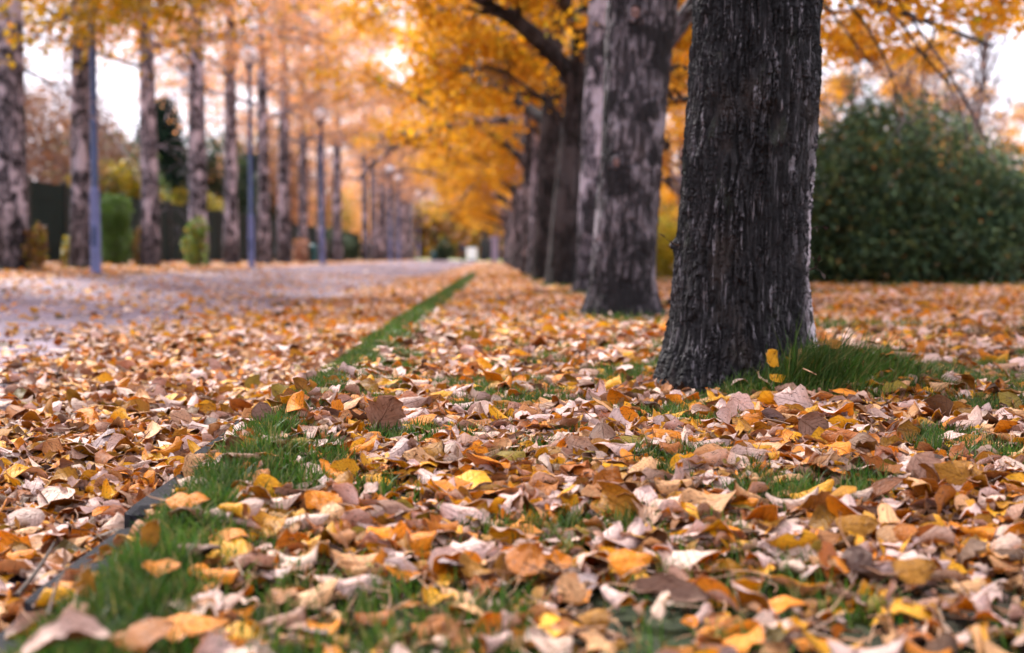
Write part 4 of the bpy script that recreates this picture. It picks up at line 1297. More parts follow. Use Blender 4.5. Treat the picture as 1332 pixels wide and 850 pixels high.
# ------------------------------------------------------------------ shrubs, hedges and the trees behind
def blob_plant(name, label, cat, loc, blobs, n, size, cols, colp, seed, stems=6, group=None, stem_mat='twig', fill=0.35, droop=0.2, shoots=0):
    """leafy plant: foliage scattered through several ellipsoids (local centre, radii), with woody stems inside"""
    rng = np.random.default_rng(seed)
    t_ = thing(name, label, cat, loc, 0, group)
    vol = np.array([b[1][0] * b[1][1] * b[1][2] for b in blobs]) ** 0.8
    bi = rng.choice(len(blobs), n, p=vol / vol.sum())
    d = rng.normal(0, 1, (n, 3)); d /= np.linalg.norm(d, axis=1)[:, None]
    r = np.where(rng.random(n) < fill, rng.random(n) ** 0.4, rng.normal(0.97, 0.07, n))
    lump = 0.62 + 0.76 * fbm(d[:, 0] * 2.4 + bi * 7 + 20, d[:, 2] * 2.4 + d[:, 1] * 1.7 + 30, seed)
    C = np.array([b[0] for b in blobs])[bi]; Rr = np.array([b[1] for b in blobs])[bi]
    p = C + d * (r * lump)[:, None] * Rr
    k = p[:, 2] > 0.03
    p = p[k]
    tone = (0.7 + 0.6 * fbm(p[:, 0] * 2.2 + 11, p[:, 2] * 2.2 + p[:, 1], seed + 5))[:, None]
    s = MB(); extra = []
    for q in range(shoots):
        b = blobs[rng.integers(0, len(blobs))]; dd = rng.normal(0, 1, 3) + [0, 0, 0.7]; dd /= np.linalg.norm(dd)
        p0 = np.array(b[0]) + dd * np.array(b[1]) * 0.75
        st_ = bend(p0, dd + rng.normal(0, 0.3, 3) + [0, 0, 0.3], rng.uniform(0.35, 0.85), 6, rng, 0.15, 0.12)
        s.tube(st_, np.linspace(0.007, 0.002, 7), 4, cap=False)
        extra.append(st_[rng.integers(1, 7, 26)] + rng.normal(0, 0.045, (26, 3)))
    if extra:
        extra = np.concatenate(extra); p = np.concatenate([p, extra]); tone = np.concatenate([tone, np.full((len(extra), 1), 1.15)])
    for q in range(stems):
        b = blobs[rng.integers(0, len(blobs))]
        p0 = np.array([b[0][0] * 0.8 + rng.normal(0, 0.15 * b[1][0]), b[0][1] * 0.8 + rng.normal(0, 0.15), -0.03])
        p1 = np.array(b[0]) + rng.normal(0, 0.35, 3) * b[1] + [0, 0, 0.3 * b[1][2]]
        m_ = (p0 + p1) / 2 + rng.normal(0, 0.08, 3)
        rad_ = 0.008 + 0.012 * float(np.max(b[1]))
        s.tube(smooth_pts([p0, m_, p1], 7), np.linspace(rad_, rad_ * 0.3, 7), 6)
    link('stem', s.mesh('stem', [M[stem_mat]]), t_)
    link('foliage', foliage_mesh('foliage', p, tone, size, cols, colp, rng, M['shrub'], droop), t_)
    return t_


DG = np.array([[0.04, 0.092, 0.052], [0.06, 0.13, 0.062], [0.02, 0.055, 0.036], [0.09, 0.15, 0.05], [0.10, 0.09, 0.03], [0.35, 0.15, 0.03]])
DGP = [0.34, 0.28, 0.22, 0.12, 0.035, 0.005]
YG = np.array([[0.30, 0.28, 0.03], [0.40, 0.33, 0.03], [0.17, 0.21, 0.03], [0.45, 0.27, 0.03]])
YGP = [0.35, 0.3, 0.25, 0.1]
BR = np.array([[0.20, 0.12, 0.10], [0.28, 0.15, 0.11], [0.15, 0.10, 0.10], [0.36, 0.18, 0.07]])
BRP = [0.35, 0.25, 0.25, 0.15]
PUR = np.array([[0.10, 0.055, 0.07], [0.14, 0.075, 0.085], [0.08, 0.05, 0.05]])
GR = np.array([[0.10, 0.21, 0.05], [0.15, 0.29, 0.06], [0.065, 0.14, 0.035]])


def gz(x, y): return float(H(x, y))


blob_plant('large_bush', 'huge dark green rounded bush on the lawn beside the front trunk', 'bush', (5.9, 21.3, gz(5.9, 21.3)),
           [((0, 0, 1.15), (1.55, 1.5, 1.35)), ((-1.1, 0.1, 0.95), (1.15, 1.2, 1.15)), ((1.15, 0.1, 0.9), (1.2, 1.2, 1.05)), ((2.2, 0.3, 0.75), (1.1, 1.1, 0.85)), ((-1.75, 0.2, 0.7), (0.7, 0.9, 0.8)), ((0.3, -0.3, 0.6), (2.0, 1.3, 0.75)), ((-0.2, 0, 1.9), (0.8, 0.8, 0.62)), ((3.2, 0.6, 0.6), (1.0, 1.0, 0.7))],
           56000, 0.085, DG * np.array([1.45, 1.2, 1.15]), DGP, 31, stems=26, fill=0.45, shoots=150)
blob_plant('yellow_shrub', 'bright yellow green shrub glimpsed between the two nearest trunks', 'shrub', (3.1, 26.5, 0), [((0, 0, 0.5), (0.62, 0.5, 0.6)), ((0.35, 0.1, 0.35), (0.5, 0.4, 0.4)), ((-0.4, 0.1, 0.4), (0.4, 0.4, 0.45))], 6000, 0.075, np.minimum(YG * 1.7, 0.75), YGP, 32, shoots=14)
blob_plant('clipped_shrub', 'green clipped column shrub against the dark fence', 'shrub', (-8.35, 31.3, gz(-8.35, 31.3)), [((0, 0, 0.55), (0.36, 0.32, 0.6)), ((0, 0, 1.15), (0.33, 0.3, 0.42))], 7000, 0.05, GR, [0.4, 0.3, 0.3], 33, droop=-0.3)
blob_plant('sapling', 'small leafy green sapling growing beside pale mottled trunk', 'shrub', (-7.0, 33.2, gz(-7, 33.2)), [((0, 0, 0.45), (0.28, 0.25, 0.5)), ((0.1, 0, 0.9), (0.2, 0.2, 0.25))], 900, 0.09, np.concatenate([GR * 1.5, YG]), [0.2, 0.2, 0.15, 0.15, 0.1, 0.15, 0.05], 34)
blob_plant('basal_shoots', 'yellow brown basal shoots hugging the stout dark based trunk', 'shrub', (-7.02, 21.8, gz(-7, 21.8)), [((0, 0, 0.3), (0.16, 0.2, 0.36)), ((0.05, 0, 0.55), (0.1, 0.12, 0.2))], 700, 0.07, np.concatenate([YG, BR]), [0.15, 0.1, 0.1, 0.15, 0.2, 0.1, 0.1, 0.1], 35)
blob_plant('basal_shoots', 'yellow leafy shoots at the foot of the trunk behind the lamp post', 'shrub', (-7.85, 26.4, gz(-7.8, 26.4)), [((0, 0, 0.28), (0.14, 0.2, 0.33))], 600, 0.07, YG, YGP, 36)
blob_plant('basal_shoots', 'orange tinted shoots beside the pale mottled trunk by the clipped shrub', 'shrub', (-7.72, 31.0, gz(-7.7, 31)), [((0, 0, 0.4), (0.13, 0.2, 0.45))], 500, 0.07, np.concatenate([YG, BR]), [0.15, 0.1, 0.1, 0.25, 0.1, 0.1, 0.1, 0.1], 37)
blob_plant('basal_shoots', 'pale shoots around the eighth trunk across the path', 'shrub', (-7.0, 51.5, gz(-7, 51)), [((0, 0, 0.35), (0.35, 0.3, 0.5))], 900, 0.09, BR * 1.6, BRP, 38)
for k, (x, y, w, h_, lab, cols, cp) in enumerate([
        (-11.4, 43.0, 1.3, 2.9, 'yellow green bushy tree showing over the fence beside the clipped shrub', YG, YGP),
        (-12.5, 56.0, 1.9, 2.6, 'yellow leaved low tree over the fence before dark evergreen', YG, YGP),
        (-14.0, 45.0, 2.2, 5.4, 'brownish purple half bare tree behind the first fence panel', BR, BRP),
        (-18.2, 60.0, 3.2, 6.8, 'dull brown half bare tree beyond the fence, broad crowned', BR, BRP),
        (-13.0, 75.0, 3.0, 5.5, 'orange brown tree behind the far pale trunks', PEACH, PEACHP),
        (-12.8, 95.0, 3.0, 5.0, 'olive yellow tree behind the twin globe lamps', YG * 0.8, YGP),
        (-13.6, 50.0, 1.8, 4.4, 'dull olive tree over the fence behind the blue lamp post', DG * 1.4 + YG[0] * 0.12, DGP),
        (-11.8, 60.0, 1.5, 5.0, 'dark green leafy tree between the fourth and fifth pale trunks', DG * 0.7, DGP),
        (-11.6, 72.0, 2.0, 7.2, 'tall brownish half bare tree behind the second lamp post', BR, BRP),
        (-11.9, 86.0, 2.2, 7.6, 'tall rusty tree behind the third lamp post', BR * 1.2 + PEACH[2] * 0.2, BRP),
        (-14.0, 120.0, 4.0, 6.0, 'rusty orange tree far beyond the fence end', PEACH * 0.9, PEACHP)]):
    blob_plant('garden_tree', lab, 'tree', (x, y, gz(x, y)), [((0, 0, h_ * 0.62), (w, w, h_ * 0.42)), ((w * 0.5, 0.2, h_ * 0.5), (w * 0.7, w * 0.7, h_ * 0.3)), ((-w * 0.5, 0, h_ * 0.75), (w * 0.6, w * 0.6, h_ * 0.3))],
               9000, 0.15, cols, cp, 40 + k, stems=9, stem_mat='bark5', fill=0.5)


def spruce(label, x, y, h_, w, seed):
    rng = np.random.default_rng(seed)
    t_ = thing('evergreen_tree', label, 'tree', (x, y, gz(x, y)), 0, 'evergreens beyond the fence')
    s = MB(); s.tube([[0, 0, -0.05], [0, 0, h_ * 0.5], [0, 0, h_]], [0.18, 0.11, 0.02], 8)
    pts = []
    for k in range(190):
        z = h_ * (0.06 + 0.92 * (k / 190)); rr2 = w * (1 - z / h_) ** 0.8 + 0.15; a = k * 2.399
        tip = np.array([math.cos(a) * rr2, math.sin(a) * rr2, z - 0.25 * rr2])
        s.tube([[0, 0, z], tip * [0.5, 0.5, 1] + [0, 0, 0.1], tip], [0.03, 0.018, 0.006], 4, cap=False)
        m_ = 70
        tt = rng.random(m_)[:, None] ** 0.6
        pts.append(np.array([0, 0, z]) * (1 - tt) + tip * tt + rng.normal(0, 0.10 + 0.04 * rr2, (m_, 3)) * [1, 1, 0.7])
    pts = np.concatenate(pts)
    link('trunk', s.mesh('trunk', [M['bark5']]), t_)
    link('crown', foliage_mesh('crown', pts, np.ones((len(pts), 1)), 0.16, np.array([[0.012, 0.042, 0.026], [0.02, 0.06, 0.035], [0.01, 0.03, 0.022]]), [0.4, 0.3, 0.3], rng, M['shrub'], 0.5), t_)


spruce('dark green conical evergreen filling the gap between two pale trunks', -13.2, 57.0, 6.6, 2.1, 71)
spruce('dark evergreen further back beside the conical one', -15.2, 64.0, 7.2, 2.2, 72)
spruce('shorter dark evergreen behind the second lamp post', -11.6, 68.0, 5.2, 1.6, 73)


def bare_tree(name, label, x, y, h_, seed, spread=0.5, leaf_n=0):
    rng = np.random.default_rng(seed)
    t_ = thing(name, label, 'tree', (x, y, gz(x, y)), 0, 'bare trees')
    s = MB()
    main = bend([0, 0, -0.05], [rng.normal(0, 0.08), rng.normal(0, 0.08), 1], h_, 10, rng, 0.05)
    s.tube(main, np.linspace(0.02 * h_, 0.008, 11), 8, cap=False)
    tips = []
    for k in range(20):
        i = rng.integers(2, 10); a = rng.uniform(0, 6.28)
        b = bend(main[i], [math.cos(a) * spread, math.sin(a) * spread, 0.9], h_ * rng.uniform(0.25, 0.5), 6, rng, 0.12)
        s.tube(b, np.linspace(0.008 * h_ * 0.7, 0.005, 7), 5, cap=False)
        for q in range(8):
            j = rng.integers(1, 7)
            c_ = bend(b[j], rng.normal(0, 0.6, 3) + [0, 0, 0.6], rng.uniform(0.4, 1.1), 4, rng, 0.18)
            s.tube(c_, np.linspace(0.008, 0.004, 5), 3, cap=False)
            for w_ in range(3):
                e = bend(c_[rng.integers(1, 5)], rng.normal(0, 0.6, 3) + [0, 0, 0.4], rng.uniform(0.2, 0.5), 2, rng, 0.2)
                s.tube(e, [0.005, 0.004, 0.003], 3, cap=False); tips.append(e)
    link('trunk', s.mesh('trunk', [M['bark5']]), t_)
    if leaf_n:
        tips = np.array(tips); p = tips[rng.integers(0, len(tips), leaf_n), rng.integers(0, 3, leaf_n)] + rng.normal(0, 0.1, (leaf_n, 3))
        link('crown', foliage_mesh('crown', p, np.ones((leaf_n, 1)), 0.09, BR * 1.3, BRP, rng, M['crown']), t_)


bare_tree('bare_tree', 'slender bare tree rising straight above the dark bush', 9.0, 26.5, 5.2, 81, 0.35, 150)
bare_tree('bare_tree', 'leaning bare shrubby tree behind the dark bush crest', 7.0, 25.0, 3.5, 82, 0.8, 250)
bare_tree('bare_tree', 'twiggy bare sapling behind the bush beside golden boughs', 6.4, 26.0, 3.3, 83, 0.8, 200)
bare_tree('bare_tree', 'thin reddish bare tree at the sloping end of the bush', 10.2, 28.0, 3.6, 84, 0.7, 900)
bare_tree('bare_tree', 'bare twiggy tree leaning out over the fence panel', -11.8, 33.0, 5.0, 85, 0.7, 500)
bare_tree('bare_tree', 'bare tree beyond the fence near the yellow green tree', -11.5, 41.0, 5.4, 86, 0.6, 700)
# golden trees standing further out on the open lawn
for k, (x, y, sc_, lab) in enumerate([(6.0, 45, 1.0, 'golden lawn tree seen in the gap between the nearest trunks'), (15, 60, 1.15, 'golden lawn tree behind the dark bush'), (9.4, 66, 1.1, 'golden tree further away on the lawn past the yellow shrub'), (22, 72, 1.2, 'far golden lawn tree standing alone beyond bare trees'), (5.5, 100, 1.2, 'distant golden lawn tree close behind the avenue row')]):
    tm, cm = gold_var[(k + 1) % 3]
    place_tree('lawn_tree', lab, 'tree', x, y, tm, cm, rz=k * 1.1, sc=sc_, group='trees on the open lawn')
blob_plant('low_hedge', 'low purple brown hedge closing the lawn row far away', 'hedge', (2.0, 104, 0), [((0, 0, 0.55), (1.4, 1.0, 0.62)), ((1.5, 0.3, 0.55), (1.2, 1, 0.6)), ((3.5, 0.3, 0.6), (1.6, 1, 0.65))], 6000, 0.14, PUR, [0.4, 0.3, 0.3], 91)
blob_plant('dark_shrub', 'dark rounded shrub at the far end of the path', 'shrub', (-4.35, 122, gz(-4.35, 122)), [((0, 0, 0.9), (0.75, 0.7, 0.95)), ((-0.6, 0, 0.6), (0.6, 0.6, 0.6))], 3500, 0.12, DG * 0.8, DGP, 92)
for k, (x, y, lab) in enumerate([(-8.9, 78.0, 'dark green clipped hedge block behind the far lamps'), (-8.9, 83.0, 'second dark green clipped hedge block further along the fence')]):
    blob_plant('hedge_block', lab, 'hedge', (x, y, gz(x, y)), [((0, 0, 0.8), (0.9, 2.6, 0.85)), ((0, 1, 0.8), (0.85, 1.5, 0.8)), ((0, -1, 0.8), (0.85, 1.5, 0.8))], 6000, 0.11, DG * 0.7, DGP, 94 + k)
# far wood closing the avenue: each tree on its own
for k in range(16):
    x = -48 + k * 7.5 + 2 * math.sin(k * 3.3); y = 175 + 14 * math.sin(k * 1.9)
    tm, cm = (gold_var + left_var)[(k * 2) % 6]
    place_tree('distant_tree', f'distant autumn tree closing the view beyond the lawn, number {k + 1} in its line', 'tree', x, y, tm, cm, rz=k * 1.3, sc=1.5 + 0.3 * math.sin(k * 2.7), group='distant trees')

rw = np.random.default_rng(900)
nw = 95000
wx_ = rw.uniform(-95, 95, nw); top_ = 5.5 + 7 * fbm(wx_ * 0.11, 0 * wx_, 901) + 2 * fbm(wx_ * 0.6, 0 * wx_, 902)
wz_ = rw.random(nw) ** 1.15 * top_; wy_ = 215 + rw.normal(0, 3, nw) + 6 * fbm(wx_ * 0.2, wz_ * 0.4, 903)
fw = np.stack([wx_, wy_, wz_], -1)
FWC = np.concatenate([PEACH, GOLD, BR, DG[:3]])
tw_ = (0.75 + 0.5 * fbm(wx_ * 0.5, wz_ * 0.5, 904))[:, None]
tag(link('far_wood', foliage_mesh('far_wood', fw, tw_, 0.9, FWC, [2] * 6 + [2] * 6 + [1.5] * 4 + [1.2] * 3, rw, M['shrub'])), 'far off autumn wood closing the view behind everything', 'wood', kind='stuff')

# ------------------------------------------------------------------ fence, lamps, bins, people, far things
fence = thing('garden_fence', 'dark green board fence behind the trees across the path', 'fence', (-9.5, 14, gz(-9.5, 14) - 0.02))
pb = MB()
pb.box((0, 1.25, 0.93), (0.035, 2.36, 1.62), 0, 0.006); pb.box((0.028, 1.25, 0.35), (0.02, 2.36, 0.08)); pb.box((0.028, 1.25, 1.45), (0.02, 2.36, 0.08)); pb.box((0, 1.25, 1.755), (0.06, 2.36, 0.03))
panel_me = pb.mesh('panel', [M['fence']], False)
qb = MB(); qb.box((0, 0, 0.9), (0.12, 0.12, 1.84), 0, 0.01); qb.box((0, 0, 1.84), (0.15, 0.15, 0.04), 0, 0.01)
post_me = qb.mesh('post', [M['post']], False)
for k in range(34):
    o = link('panel', panel_me, fence, (0, k * 2.5, 0.0)); link('post', post_me, fence, (0.0, k * 2.5, 0))
link('post', post_me, fence, (0, 34 * 2.5, 0))

lp = MB(); lp.tube([[0, 0, 1.2], [0, 0, 3.0], [0, 0, 4.6]], [0.05, 0.047, 0.042], 14)
lamp_pole = lp.mesh('pole', [M['pole']])
lp = MB(); lp.lathe([(0.10, -0.04), (0.10, 0.04), (0.072, 0.07), (0.068, 1.15), (0.062, 1.2), (0.051, 1.23)], n=16)
lamp_sleeve = lp.mesh('sleeve', [M['sleeve']])
lp = MB(); lp.box((0, -0.072, 0.55), (0.07, 0.016, 0.28), 0, 0.005); lamp_hatch = lp.mesh('hatch', [M['pole']], False)
lp = MB(); lp.lathe([(0.17, -0.04), (0.17, 0.02), (0.15, 0.03), (0.10, 0.035)], n=18); lamp_foot = lp.mesh('foot_plate', [M['post']])
lp = MB(); lp.lathe([(0.045, 4.56), (0.09, 4.60), (0.11, 4.66), (0.10, 4.68)], n=16)
lamp_cap = lp.mesh('collar', [M['pole']])
lp = MB(); lp.lathe([(0.16, 5.0), (0.12, 5.05), (0.03, 5.08), (0.005, 5.10)], n=16); lamp_hat = lp.mesh('cap', [M['pole']])
lp = MB(); lp.lathe([(0.09, 4.66)] + [(0.22 * math.sin(a), 4.85 - 0.22 * math.cos(a)) for a in np.linspace(0.5, 2.7, 14)], n=20)
lamp_globe = lp.mesh('globe', [M['globe']])
for k, (x, y, lab) in enumerate([(-5.6, 20.0, 'blue grey lamp post standing before the second trunk across the path'), (-5.62, 32.8, 'second blue lamp post along the path, close to a pale trunk'), (-5.6, 46.0, 'third blue lamp post, last before the dark gap in the row'),
                                 (-5.55, 75.0, 'far lamp post with white globe, nearer of the close pair'), (-5.65, 83.0, 'far lamp post with white globe, farther of the close pair'), (-5.6, 104, 'farthest small lamp post by the dark shrub')]):
    t_ = thing('lamp_post', lab, 'lamp post', (x, y, gz(x, y)), 0, 'lamp posts along the path')
    pl_ = link('pole', lamp_pole, t_); link('foot_plate', lamp_foot, t_); sv_ = link('sleeve', lamp_sleeve, t_); link('hatch', lamp_hatch, sv_); cl_ = link('collar', lamp_cap, t_); link('globe', lamp_globe, cl_); link('cap', lamp_hat, cl_)

bb = MB(); bb.lathe([(0.20, 0.10), (0.22, 0.14), (0.24, 0.80), (0.25, 0.82), (0.235, 0.84)], n=20); bin_me = bb.mesh('bin_body', [M['teal']])
bb = MB(); bb.lathe([(0.255, 0.84), (0.26, 0.88), (0.18, 0.97), (0.04, 1.01), (0.005, 1.02)], n=20); bin_lid = bb.mesh('lid', [M['teal']])
bb = MB(); bb.lathe([(0.035, -0.03), (0.035, 0.13)], n=10); bb.box((0, 0, 0.01), (0.3, 0.3, 0.02), 0, 0.005); bin_base = bb.mesh('foot', [M['post']])
for x, y, lab in ((-6.6, 51.5, 'teal litter bin beside the eighth pale trunk'), (-4.9, 113, 'tiny teal litter bin near the far dark shrub')):
    t_ = thing('litter_bin', lab, 'litter bin', (x, y, gz(x, y)), 0, 'teal litter bins')
    t_.scale = (0.75, 0.75, 0.7)
    link('bin_body', bin_me, t_); link('lid', bin_lid, t_); link('foot', bin_base, t_)


def person(label, loc, top, legs, rz, seed, h_=1.74):
    t_ = thing('person', label, 'person', loc, rz)
    s = h_ / 1.74

    def skin_mesh(name, verts, edges, rads, mat, root=0):
        me = bpy.data.meshes.new(name + '_cage'); me.from_pydata([tuple(np.array(v) * s) for v in verts], edges, [])
        o = bpy.data.objects.new(name + '_cage', me); COL.objects.link(o)
        sk = o.modifiers.new('skin', 'SKIN'); sk.use_smooth_shade = True
        o.modifiers.new('sub', 'SUBSURF').levels = 2
        for i, r in enumerate(rads):
            dta = me.skin_vertices[0].data[i]; dta.radius = (r[0] * s, r[1] * s) if isinstance(r, tuple) else (r * s, r * s); dta.use_root = (i == root)
        bpy.context.view_layer.update()
        ev = o.evaluated_get(bpy.context.evaluated_depsgraph_get())
        out = bpy.data.meshes.new_from_object(ev)
        bpy.data.objects.remove(o)
        out.name = name; out.materials.clear(); out.materials.append(mat)
        return out
    body_v = [(0, 0, 0.95), (0, 0, 1.12), (0, 0, 1.30), (0, -0.01, 1.45), (0, 0.0, 1.54), (0, 0.02, 1.62), (0, 0.01, 1.70),
              (0.17, 0, 1.42), (0.23, -0.04, 1.17), (0.22, 0.05, 0.93), (0.215, 0.08, 0.84), (-0.17, 0, 1.42), (-0.23, 0.05, 1.17), (-0.22, 0.14, 0.94), (-0.215, 0.18, 0.86),
              (0.09, 0, 0.88), (0.10, 0.14, 0.50), (0.10, 0.12, 0.09), (0.11, 0.22, 0.03), (-0.09, 0, 0.88), (-0.10, -0.05, 0.50), (-0.10, -0.26, 0.12), (-0.11, -0.18, 0.03)]
    e = [(0, 1), (1, 2), (2, 3), (3, 4), (4, 5), (5, 6), (3, 7), (7, 8), (8, 9), (9, 10), (3, 11), (11, 12), (12, 13), (13, 14), (0, 15), (15, 16), (16, 17), (17, 18), (0, 19), (19, 20), (20, 21), (21, 22)]
    r = [(0.15, 0.11), (0.14, 0.10), (0.16, 0.11), (0.14, 0.10), 0.055, (0.085, 0.10), (0.075, 0.09), 0.06, 0.045, 0.035, 0.035, 0.06, 0.045, 0.035, 0.035, 0.085, 0.06, 0.042, 0.04, 0.085, 0.06, 0.042, 0.04]
    link('body', skin_mesh('body', body_v, e, r, M['skin']), t_)
    jv = body_v[:4] + [body_v[i] for i in (7, 8, 9, 11, 12, 13)]
    je = [(0, 1), (1, 2), (2, 3), (3, 4), (4, 5), (5, 6), (3, 7), (7, 8), (8, 9)]
    jr = [(0.175, 0.135), (0.165, 0.125), (0.18, 0.13), (0.155, 0.115), 0.078, 0.062, 0.05, 0.078, 0.062, 0.05]
    link('jacket', skin_mesh('jacket', jv, je, jr, top), t_)
    tv = [body_v[0]] + [body_v[i] for i in (15, 16, 17, 19, 20, 21)]
    te = [(0, 1), (1, 2), (2, 3), (0, 4), (4, 5), (5, 6)]
    link('trousers', skin_mesh('trousers', tv, te, [(0.16, 0.12), 0.1, 0.075, 0.06, 0.1, 0.075, 0.06], legs), t_)
    hb = MB(); hb.lathe([(0.02, 1.62)] + [(0.098 * math.sin(a), 1.665 - 0.105 * math.cos(a)) for a in np.linspace(1.3, 3.1, 8)], (0, -0.012, 0), 16)
    o = link('hair', hb.mesh('hair', [M['hair']]), t_); o.scale = (s, s, s)
    for sx, yy in ((0.11, 0.20), (-0.11, -0.20)):
        sb = MB(); sb.box((sx, yy, 0.035), (0.095, 0.27, 0.08), 0, 0.025); o = link('shoe', sb.mesh('shoe', [M['shoe']]), t_); o.scale = (s, s, s)
    return t_


xp = at(601.5, 340, 112)
person('person in dark navy clothes walking far down the path', (xp[0], 112, gz(xp[0], 112) ), M['navy'], M['jeans'], 0.2, 1)

# white cabinet far beyond, dark shed, stone pillar
xv = at(613.5, 330, 150)
cab = thing('utility_cabinet', 'small white utility cabinet far beyond the walking person', 'cabinet', (xv[0], 150, gz(xv[0], 150)))
vb = MB(); vb.box((0, 0, 0.78), (1.08, 0.5, 1.2), 0, 0.03); link('casing', vb.mesh('casing', [M['white']], False), cab)
vb = MB(); vb.box((0, 0, 0.08), (1.0, 0.45, 0.2), 0, 0.02); link('plinth', vb.mesh('plinth', [M['shed']], False), cab)
vb = MB(); vb.box((0, 0, 1.41), (1.16, 0.58, 0.06), 0, 0.02); link('lid', vb.mesh('lid', [M['white']], False), cab)
for sx in (-0.26, 0.26):
    vb = MB(); vb.box((sx, -0.262, 0.78), (0.49, 0.03, 1.1), 0, 0.01); dr_ = link('door', vb.mesh('door', [M['white']], False), cab)
    vb = MB(); vb.box((sx * 0.25, -0.285, 0.8), (0.03, 0.03, 0.14), 0, 0.008); link('handle', vb.mesh('handle', [M['post']], False), dr_)
xs_ = at(634, 330, 165)
shed = thing('garden_shed', 'dark low shed behind the pale pillar', 'shed', (xs_[0], 165, 0))
sb = MB(); sb.box((0.3, 0, 1.25), (2.3, 2.0, 2.2), 0, 0.02); link('wall', sb.mesh('wall', [M['shed']], False), shed)
sb = MB(); sb.box((0.3, 0, 2.4), (2.55, 2.3, 0.12), 0, 0.03); link('roof', sb.mesh('roof', [M['roofing']], False), shed)
sb = MB(); sb.box((0.0, -1.015, 1.1), (0.8, 0.04, 1.8), 0, 0.01); link('door', sb.mesh('door', [M['post']], False), shed)
xq = at(643.5, 340, 115)
pil = thing('stone_pillar', 'pale lavender pillar with flat cap at the end of the lawn', 'pillar', (xq[0], 115, gz(xq[0], 115)))
sb = MB(); sb.box((0, 0, 0.9), (0.5, 0.5, 1.9), 0, 0.03); link('shaft', sb.mesh('shaft', [M['pillar']], False), pil)
sb = MB(); sb.box((0, 0, 1.92), (0.95, 0.7, 0.16), 0, 0.04); sb.box((0, 0, 2.05), (0.6, 0.5, 0.1), 0, 0.03); link('cap', sb.mesh('cap', [M['pillar']], False), pil)

# dry twigs lying in the leaves
for pts_, lab in (([(22, 775), (48, 752), (72, 722)], 'dark curved twig lying on leaves beside the kerb'), ([(1020, 470), (1048, 486), (1062, 498)], 'pale straw lying across the grass mound by the trunk'),
                  ([(62, 800), (74, 770), (88, 752)], 'thin brown stalk sticking up near the kerb end')):
    q = [on_lawn(a, b, 0.05) for a, b in pts_]
    mid_ = (q[0] + q[1] + q[2]) / 3
    tb = MB(); tb.tube(smooth_pts([np.array(w_) - mid_ + [0, 0, 0.01 * i] for i, w_ in enumerate(q)], 9), np.linspace(0.0042, 0.002, 9) * (0.5 if 'straw' in lab or 'stalk' in lab else 1), 7, wob=0)
    tag(link('fallen_twig', tb.mesh('fallen_twig', [M['straw' if 'straw' in lab else 'twig']]), None, mid_), lab, 'twig', 'fallen twigs')

# two leaves caught in the grass of the mound
ex_rows = [(1005, 465, .064, .058, 3, 6, -1.25, 0.6, 0.9, False, 'golden', 'cream', 'golden leaf standing against the front trunk above the grass'),
           (1012, 492, .056, .046, 3, 8, -0.7, 0.1, 0.3, False, 'golden', 'cream', 'small yellow leaf resting in mound grass below the standing golden leaf'),
           (1085, 447, .06, .05, 4, -12, -0.6, 0.1, 0.3, False, 'ochre', 'peach', 'ochre leaf half hidden in the tall grass of the mound')]
pe = params_from(ex_rows)
pp = np.array([at(r[0], r[1], (3.86, 3.82, 3.95)[i]) for i, r in enumerate(ex_rows)])
P, off, c, lc, _ = build_leaves(pe, pp[:, 0], pp[:, 1], np.zeros(3), 11, 9, True, rl)
off[:, 2] = pp[:, 2]
individual_leaves(P, off, c, lc, pe, [r[12] for r in ex_rows], rl)

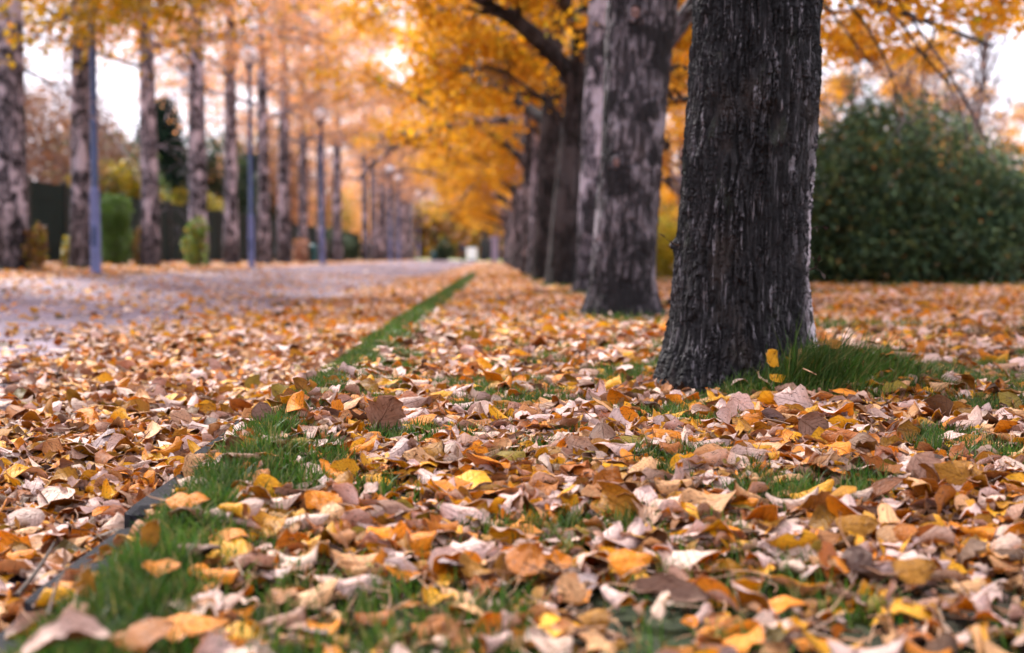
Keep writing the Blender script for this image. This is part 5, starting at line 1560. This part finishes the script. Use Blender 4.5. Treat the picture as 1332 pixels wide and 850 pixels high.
# ------------------------------------------------------------------ sky and light
SUN_EL, SUN_AZ = 45.0, -32.0            # from beyond the trees, a little to the lawn side
w = bpy.data.worlds.new('World'); scene.world = w; w.use_nodes = True
nt = w.node_tree; nt.nodes.clear()
sky = nt.nodes.new('ShaderNodeTexSky'); sky.sky_type = 'NISHITA'; sky.sun_disc = False
sky.sun_elevation = rad(SUN_EL); sky.sun_rotation = rad(SUN_AZ); sky.air_density = 1.0; sky.dust_density = 2.0
tc = nt.nodes.new('ShaderNodeTexCoord')
nz = nt.nodes.new('ShaderNodeTexNoise'); nz.inputs['Scale'].default_value = 3.0; nz.inputs['Detail'].default_value = 5.0
nt.links.new(tc.outputs['Generated'], nz.inputs['Vector'])
mr = nt.nodes.new('ShaderNodeMapRange'); mr.inputs[1].default_value = 0.3; mr.inputs[2].default_value = 0.7; mr.inputs[3].default_value = 0.78; mr.inputs[4].default_value = 0.95
nt.links.new(nz.outputs['Fac'], mr.inputs[0])
mx = nt.nodes.new('ShaderNodeMix'); mx.data_type = 'RGBA'
nt.links.new(mr.outputs[0], mx.inputs[0]); nt.links.new(sky.outputs[0], mx.inputs[6]); mx.inputs[7].default_value = (9.1, 8.7, 9.9, 1)
bg = nt.nodes.new('ShaderNodeBackground'); bg.inputs[1].default_value = 0.085
nt.links.new(mx.outputs[2], bg.inputs[0])
ow = nt.nodes.new('ShaderNodeOutputWorld'); nt.links.new(bg.outputs[0], ow.inputs[0])
sl = bpy.data.lights.new('sun', 'SUN'); sl.energy = 5.0; sl.angle = rad(9); sl.color = (1.0, 0.96, 0.92)
so = bpy.data.objects.new('sun', sl); COL.objects.link(so)
so.rotation_euler = (-rad(90 - SUN_EL), 0, -rad(SUN_AZ))

vs = scene.view_settings
vs.view_transform = 'Standard'; vs.look = 'None'; vs.gamma = 1.0; vs.exposure = 1.48; vs.use_curve_mapping = False
scene.render.engine = 'CYCLES'
cy = scene.cycles
cy.use_denoising = True
cy.max_bounces = 8; cy.diffuse_bounces = 4; cy.glossy_bounces = 2; cy.transmission_bounces = 4; cy.transparent_max_bounces = 4
cy.use_adaptive_sampling = True; cy.adaptive_threshold = 0.02
cy.caustics_reflective = False; cy.caustics_refractive = False
print('near leaves', NEAR_COUNT)
